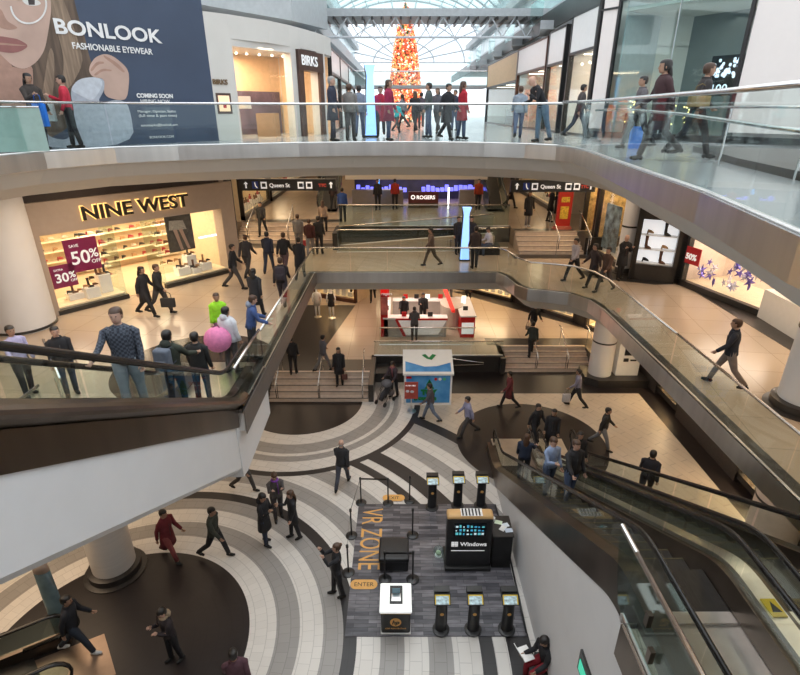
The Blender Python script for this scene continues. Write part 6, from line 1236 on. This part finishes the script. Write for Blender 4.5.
# stroller and parent
p = P(388, 402, 0); person(p.x + .25, p.y + .45, 0, 'parent in a dark patterned jacket pushing a stroller beside the booth', face=-35, H=1.68, pose='rail', top=(.07, .05, .06), legs=BK, hair='k', scarf=(.3, .1, .12))
t = thing('stroller', 'dark folding stroller with a grey hood left of the promotion booth', 'stroller', (p.x - .1, p.y, 0), radians(-35))
for sx in (-.22, .22):
    for sy in (-.35, .3): MB().tube([(sx - .02, sy, .1), (sx + .02, sy, .1)], .1, 16).build('wheel', m_black, t)
b = MB()
for sx in (-.22, .22): b.tube([(sx, .3, .1), (sx, -.1, .55), (sx, .42, 1.02)], .014, 6); b.tube([(sx, -.35, .1), (sx, .1, .6)], .014, 6)
b.tube([(-.22, .42, 1.02), (.22, .42, 1.02)], .018, 6); b.build('frame', m_darkm, t, smooth=True)
MB().tube([(0, .22, .85), (0, .1, .5), (0, -.2, .42), (0, -.36, .25)], [.2, .2, .19, .16], 10, flat=.35, up=(1, 0, 0)).build('seat', cloth((.05, .05, .06)), t, smooth=True); MB().ball((0, .08, .85), .23, .25, .16, 12, 6).build('hood', cloth((.14, .14, .16)), t, smooth=True); MB().box(-.16, .16, .2, .42, .25, .42).build('basket', cloth((.2, .18, .18)), t)
# mannequins before the brown fashion shop
for i, (u, v, lb, c) in enumerate(((318, 317, 'shop mannequin in white beside the brown fashion shop', (.6, .58, .55)), (332, 318, 'shop mannequin in black beside the brown fashion shop', BK))):
    p = P(u, v, .8); t = thing('mannequin', lb, 'mannequin', (p.x, p.y, .8)); MB().lathe([(.2, 0), (.2, .02), (.02, .04)], seg=20).build('base', m_steel, t)
    b = MB(); b.rings([(0, 0, .9, .15, .11), (0, 0, 1.05, .12, .09), (0, 0, 1.28, .17, .11), (0, 0, 1.4, .15, .09), (0, 0, 1.46, .05, .05), (0, 0, 1.55, .05, .06), (0, 0, 1.65, .07, .085), (0, 0, 1.74, .03, .04)], 14); [b.tube([(s * .08, 0, .9), (s * .09, 0, .5), (s * .09, 0, .08)], [.08, .055, .035], 8) for s in (-1, 1)]; [b.tube([(s * .17, 0, 1.38), (s * .23, 0, 1.12), (s * .2, -.08, .88)], [.05, .04, .025], 8) for s in (-1, 1)]; b.build('figure', m_white2, t, smooth=True)
    MB().rings([(0, 0, .7, .2, .16), (0, 0, 1.05, .14, .11), (0, 0, 1.3, .19, .13), (0, 0, 1.42, .14, .1)], 14).build('dress', cloth(c), t, smooth=True)
# left escalator riders
def onl(xc, y, label, **k): zz = 5.0 + max(0, (10.05 - y)) * .577 + .05; return person(xc, y, zz, label, **k)
plaid, hs, bk = onl(-4.3, 7.35, 'rider in a dark plaid shirt and light grey trousers on the left escalator', face=10, H=1.84, pose='ride', top=(.045, .055, .08), legs=(.3, .34, .38), coat='shirt', skin='l', hair='b', slim=1.12)
q, hs, bk = onl(-4.5, 9.2, 'rider in a dark green parka wearing a grey backpack', face=170, H=1.76, pose='ride', top=(.035, .042, .03), legs=BK, hair='k', hl='short', coat='jacket', hood=(.03, .035, .028)); backpack(bk, (.12, .14, .18), 'grey-blue backpack on the rider in the green parka', 170)
q, hs, bk = onl(-4.45, 10.3, 'rider in a black leather jacket at the foot of the left escalator', face=180, H=1.74, pose='stand', top=(.02, .02, .022), legs=(.02, .04, .06), hair='k')
person(-8.75, 10.75, 5, 'person in a lavender shirt at the far left behind the escalator', face=60, H=1.76, pose='ride', top=(.42, .40, .62), legs=BK, coat='shirt', skin='m', hair='k')
person(-7.75, 10.75, 5, 'pale-faced person in a black jacket right of the lavender shirt behind the escalator', face=40, H=1.74, pose='stand', top=BK, legs=(.04, .06, .1), skin='l', hair='k')
pm_ = bpy.data.materials.new('plaid_cloth'); pm_.use_nodes = True; pt_ = pm_.node_tree; ck = pt_.nodes.new('ShaderNodeTexChecker'); ck.inputs['Scale'].default_value = 26; ck.inputs['Color1'].default_value = (.03, .035, .05, 1); ck.inputs['Color2'].default_value = (.085, .10, .13, 1); tc_ = pt_.nodes.new('ShaderNodeTexCoord'); pt_.links.new(tc_.outputs['Object'], ck.inputs['Vector']); pt_.links.new(ck.outputs['Color'], pt_.nodes['Principled BSDF'].inputs['Base Color']); pt_.nodes['Principled BSDF'].inputs['Roughness'].default_value = .85
[c.data.materials.__setitem__(0, pm_) for c in plaid.children if c.name.startswith('shirt')]
# middle floor, left gallery
q, hs, bk = at(234, 372, 5, 'person in a bulky white puffer jacket at the escalator foot', face=150, H=1.76, pose='stand', top=(.60, .60, .64), legs=CH, coat='puffer', hood=(.6, .6, .64), slim=1.12); t = thing('backpack', 'bulging pink bag carried by the person in the white puffer jacket', 'bag', tuple(bk + Vector((-.1, -.12, -.25)))); MB().ball((0, 0, 0), .34, .28, .33, 14, 10).build('body', cloth((.72, .22, .42)), t, smooth=True); MB().tube([(-.1, 0, .28), (0, .05, .42), (.1, 0, .28)], .02, 6).build('handle', cloth((.3, .08, .18)), t)
at(224, 350, 5, 'person in a neon green jacket among the shoppers on the left gallery', face=20, H=1.66, pose='stand', top=(.34, .75, .03), legs=GY, coat='puffer', hair='b', slim=.85)
p = P(266, 364, 5); q, hs, bk = person(-3.95, 12.75, 5, 'man in a blue and grey hooded jacket leaning over the left glass railing', face=110, H=1.78, pose='rail', top=(.05, .09, .24), legs=(.03, .03, .035), hair='b', skin='l', hood=(.25, .28, .36), coat='jacket')
LG = [(149, 316, 85, 'walk', BK, BK, 'dark-haired person in black striding with a companion outside the shoe shop door'), (163, 314, 85, 'walk2', (.02, .02, .02), CH, 'second striding person in black carrying a bag outside the shoe shop door'),
      (236, 289, 100, 'walk', BK, CH, 'person in black passing the right end of the shoe shop'), (249, 278, 170, 'walk2', (.04, .035, .04), CH, 'blurred-grey walker by the shoe shop pilaster'),
      (258, 319, 175, 'walk', BK, BK, 'person in black walking away in the middle of the left gallery'), (284, 306, 185, 'walk2', (.03, .025, .03), (.05, .04, .05), 'person in dark clothes with a backpack near the left glass railing'),
      (270, 273, 180, 'walk', NV, (.04, .05, .08), 'navy-clad shopper below the upper left stairs'), (286, 275, 170, 'walk2', BK, (.1, .06, .07), 'black-clad shopper walking toward the upper left stairs'), (301, 279, 180, 'walk', BK, BK, 'shopper in a long black coat by the corner of the bridge'),
      (311, 256, 185, 'walk', (.05, .012, .012), GY, 'man in a dark maroon sweater and grey trousers below the upper left stairs'), (320, 254, 175, 'stand', BK, BK, 'shopper in a black suit beside the maroon sweater'), (300, 252, 180, 'stand', GY, GY, 'shopper in light grey half behind the maroon sweater')]
for i, (u, v, f, ps, c1, c2, lb) in enumerate(LG):
    q, hs, bk = at(u, v, 5, lb, face=f, pose=ps, top=c1, legs=c2, H=1.70 + .02 * (i % 4), hair='kbkb'[i % 4], hl='long' if i in (0, 4) else 'short', coat='coat' if i in (0, 8, 4) else 'jacket')
    if i == 1: bag(hs[0], (.03, .03, .03), 'black bag of the striding person outside the shoe shop door', .45, .3)
    if i == 5: backpack(bk, (.04, .03, .04), 'dark backpack near the left glass railing', f)
    if i == 9: bag(hs[1], (.35, .04, .05), 'small red bag below the maroon sweater', .22, .26)
person(-7.0, 26.5, 5.32, 'person in black on the upper left stairs by the gold-lit jewellery window', face=0, pose='walk', top=BK, legs=BK)
person(-3.9, 26.6, 5.32, 'long-haired woman in a beige top climbing the upper left stairs', face=180, pose='stair', top=(.3, .22, .17), legs=BK, hair='b', hl='long', coat='shirt')
at(334, 211, 5.8, 'person with a backpack beyond the top of the upper left stairs', face=180, pose='walk', top=(.05, .03, .03), legs=BK); at(338, 200, 5.8, 'person in a pink top far along the back left gallery', face=180, pose='walk2', top=(.4, .15, .17), legs=BK)
for i, (u, v, lb) in enumerate(((322, 191, 'far shopper in black along the back left shop fronts'), (328, 187, 'farthest shopper on the back left gallery'), (500, 190, 'far shopper in black on the back right gallery, left one'), (512, 186, 'far shopper on the back right gallery near the floor reflection'), (482, 184, 'far shopper in black behind the phone shop'))): at(u, v, 5.8, lb, face=180 * (i % 2), pose='walk', top=BK, legs=BK)
# bridge and right gallery, middle floor
at(474, 268, 5, 'person in dark jacket standing on the bridge right of the blue pylon', face=190, H=1.76, pose='stand', top=(.05, .035, .035), legs=(.03, .03, .04), hl='short'); at(431, 266, 5, 'brown-clad walker in the middle of the bridge', face=-80, H=1.68, pose='walk', top=(.13, .09, .07), legs=(.1, .07, .05))
person(4.2, 23.95, 5.0, 'man in a white shirt sitting on the low black block', face=-65, H=1.72, pose='sit', top=(.55, .54, .58), legs=(.06, .08, .12), coat='shirt', hair='k')
person(2.7, 24.0, 5.0, 'left of two people in black standing by the ramp railing', face=20, pose='stand', top=BK, legs=BK); person(3.3, 24.05, 5.0, 'right of two people in black standing by the ramp railing', face=-20, pose='talk', top=BK, legs=BK)
q, hs, bk = at(572, 281, 5, 'person in a white top walking at the bend of the right gallery', face=-70, H=1.74, pose='walk', top=(.45, .42, .46), legs=BK, coat='shirt'); at(591, 287, 5, 'person in black stockings and dark coat at the bend of the right gallery', face=-80, H=1.7, pose='walk2', top=(.05, .035, .035), legs=BK, coat='coat'); at(603, 292, 5, 'brown-coated person nearest the curved glass railing', face=-60, H=1.72, pose='walk', top=(.09, .05, .035), legs=(.06, .05, .05))
at(619, 280, 5, 'bald man in a black overcoat standing before the right column', face=10, H=1.78, pose='phone', top=BK, legs=BK, coat='coat', hl='bald', hair='k', skin='l')
q, hs, bk = at(722, 386, 5, 'man in dark jacket and grey jeans striding across the right gallery', face=-120, H=1.78, pose='walk', top=(.025, .03, .045), legs=(.22, .18, .16), hair='b')
q, hs, bk = at(527, 227, 5.8, 'woman in a long black coat at the top of the upper right stairs', face=10, H=1.72, pose='stand', top=BK, legs=(.25, .22, .22), coat='coat', hl='long', hair='b', shoes=(.6, .58, .58)); at(549, 222, 5.8, 'person in a black coat standing at the red totem sign', face=80, H=1.74, pose='phone', top=BK, legs=BK, coat='coat'); at(510, 208, 5.8, 'walker in a flared black coat on the back right gallery', face=80, H=1.7, pose='walk', top=(.03, .02, .02), legs=BK, coat='coat')
for i, (x, y, c, lb) in enumerate(((-1.3, 31.2, BK, 'customer in black at the left of the phone shop'), (-.3, 31.4, (.35, .03, .02), 'staff member in red at the phone shop counter'), (4.6, 31.3, (.35, .05, .02), 'person in a red-orange top right of the phone shop sign'), (-3.0, 27.6, (.03, .08, .3), 'person in a blue jacket by the dark railing before the phone shop'))): person(x, y, 5.8, lb, face=180 * (i % 2), pose='stand', top=c, legs=BK)
# top floor, left and centre
q, hs, bk = at(46, 150.5, 10.3, 'woman with dark curls and a blue bag standing before the billboard', face=60, H=1.66, pose='talk', top=(.05, .04, .035), legs=BK, hl='long'); bag(hs[0], (.02, .18, .7), 'bright blue bag hanging beside the woman with dark curls', .26, .5)
q, hs, bk = at(77, 148.5, 10.3, 'woman in a bright red sweater and black trousers before the billboard', face=-60, H=1.66, pose='talk', top=(.55, .03, .06), legs=BK, coat='shirt', hair='k', skin='l', hl='short'); bag(hs[0], (.55, .62, .62), 'pale bag on the arm of the woman in the red sweater', .3, .4)
at(334, 141.5, 10.3, 'grey-haired man in a long dark coat by the jeweller doorway', face=80, H=1.8, pose='stand', top=NV, legs=(.05, .05, .07), coat='coat', hair='g', skin='l', hl='short'); at(351, 141, 10.3, 'woman in a grey jacket seen from behind near the blue pylon', face=170, H=1.62, pose='stand', top=(.2, .19, .18), legs=CH, hair='b'); at(360, 138.5, 10.3, 'man in a blue-grey shirt walking beside the woman in grey', face=180, H=1.7, pose='walk', top=(.18, .22, .3), legs=JN)
TF = [(381, 137, (.4, .02, .05), 'person in a crimson coat right beside the glowing pylon', 'coat'), (389, 141, (.3, .02, .07), 'woman in a dark red coat with a raised arm near the tree', 'coat'), (397, 133, (.03, .5, .55), 'small child in a turquoise jacket before the tree', 'jacket'), (415, 132, BK, 'person in black just right of the tree base', 'jacket'), (428, 138, (.08, .1, .1), 'person in dark green-grey among the top floor crowd', 'jacket'), (437, 133.5, (.1, .1, .12), 'grey-jacketed person in the middle of the top floor crowd', 'jacket'), (446, 140, BK, 'person in black carrying a bag, tallest in the top floor crowd', 'coat'), (461, 139.5, (.42, .015, .03), 'person in a bright red coat before the right shop fronts', 'coat'), (421, 129, (.1, .08, .1), 'shopper far back to the right of the tree', 'jacket'), (403, 128.5, (.2, .2, .22), 'light grey shopper far back before the tree', 'jacket'), (454, 131, NV, 'navy-dressed shopper behind the red coat', 'jacket'), (373, 132, BK, 'dark shopper far left behind the glowing pylon', 'jacket')]
for i, (u, v, c, lb, ct) in enumerate(TF): at(u, v, 10.3, lb, face=(i * 67) % 360, H=1.25 if 'child' in lb else 1.70 + .03 * (i % 3), pose=('walk', 'stand', 'walk2')[i % 3], top=c, legs=(BK, JN, CH)[i % 3], coat=ct, hair='kb'[i % 2], hl=('short', 'long')[i % 2])
# leaning man, right walkway people
q, hs, bk = at(539, 142.5, 10.3, 'bald bearded man in a black sweater and jeans leaning on the top floor rail', face=-72, H=1.9, pose='leanrail', top=BK, legs=(.12, .18, .26), coat='shirt', hl='bald', hair='k', skin='l')
at(517, 139, 10.3, 'person in a light blue top and jeans passing behind the leaning man', face=170, H=1.66, pose='walk', top=(.25, .3, .36), legs=JN, hair='b')
at(576, 138.5, 10.3, 'dark-clad passer-by at the start of the big window wall', face=90, H=1.72, pose='walk', top=(.06, .05, .05), legs=(.05, .06, .08))
q, hs, bk = at(634, 149, 10.3, 'person in a grey jacket carrying a long blue bag on the right walkway', face=-90, H=1.68, pose='walk', top=(.12, .11, .12), legs=BK, hair='k'); bag(hs[0], (.02, .2, .75), 'long bright blue bag on the right walkway', .3, .7)
q, hs, bk = at(652, 160, 10.3, 'person in a dark maroon-brown coat and boots striding on the right walkway', face=-100, H=1.78, pose='walk2', top=(.05, .022, .025), legs=(.03, .02, .02), coat='coat', hl='long', slim=1.15)
q, hs, bk = at(688, 158, 10.3, 'person in dark clothes with a tan shoulder bag on the right walkway', face=80, H=1.76, pose='walk', top=(.035, .03, .03), legs=BK, hair='b'); bag(hs[0] + Vector((0, 0, .6)), (.3, .22, .1), 'tan shoulder bag on the right walkway', .4, .2)

# ---------------------------------------------------------------- sub-parts: move details under the part they sit on
HOST = {'collar': ('jacket', 'coat', 'puffer_jacket'), 'front_zip': ('jacket', 'coat'), 'hood': ('jacket', 'coat', 'puffer_jacket'), 'lettering': ('sign_board', 'doorway_frame', 'portal', 'front_graphic', 'mat_surface', 'oval', 'panel', 'body'),
 'halo': ('portal',), 'arrow': ('panel',), 'access_symbol': ('panel',), 'wheelchair_figure': ('panel',), 'pictogram': ('panel',), 'pictogram_mark': ('panel',), 'street_plate': ('panel',), 'emblem': ('sign_board',),
 'round_badge': ('front_graphic', 'column'), 'tree_emblem': ('front_graphic',), 'red_badge': ('front_graphic',), 'lid_graphic': ('sloping_lid',), 'lid_emblem': ('sloping_lid',), 'round_emblem': ('body',), 'screen_picture': ('screen',),
 'window_emblem': ('body',), 'small_print': ('body',), 'top_stripes': ('top_graphic',), 'wall_screen_image': ('wall_screen',), 'red_box': ('display_back',), 'front_pocket': ('body',), 'handle': ('body',), 'caution_symbol': ('caution_plate',),
 'spotlight': ('interior_ceiling',), 'ceiling_lamp': ('interior_ceiling',), 'step_edge': ('step_band',), 'hair_strand': ('hair',), 'lips': ('face',), 'mouth_line': ('face',), 'nose': ('face',), 'eye_white': ('face',), 'iris': ('face',), 'chin_shade': ('face',),
 'spectacles': ('face',), 'cuff': ('knit_coat',), 'finger_shade': ('hand',), 'flower_image': ('panel',), 'poster': ('gantry_post',), 'yellow_print': ('panel',), 'pictured_phones': ('panel',), 'yellow_border': ('screen_frame',), 'screen': ('screen_frame',), 'red_trim': ('front_panel',), 'skirt': ('panel',), 'leg': ('panel',), 'side_panel': ('side_cabinet',), 'head': ('pole',)}
def stem_(o): return o.name.split('.')[0]
def ctr(o):
    vs = [Vector(c) for c in o.bound_box]; return sum(vs, Vector()) / 8
for root in [o for o in COL.objects if o.type == 'EMPTY' and o.parent is None]:
    ch = [c for c in root.children if c.type == 'MESH']
    for c in ch:
        hs_ = HOST.get(stem_(c))
        if not hs_: continue
        for hn in hs_:
            cand = [h for h in ch if stem_(h) == hn and h is not c and h.matrix_parent_inverse == c.matrix_parent_inverse and h.parent is root]
            if cand:
                h = min(cand, key=lambda q: (ctr(q) - ctr(c)).length); c.parent = h; c.matrix_parent_inverse = Matrix.Identity(4); break
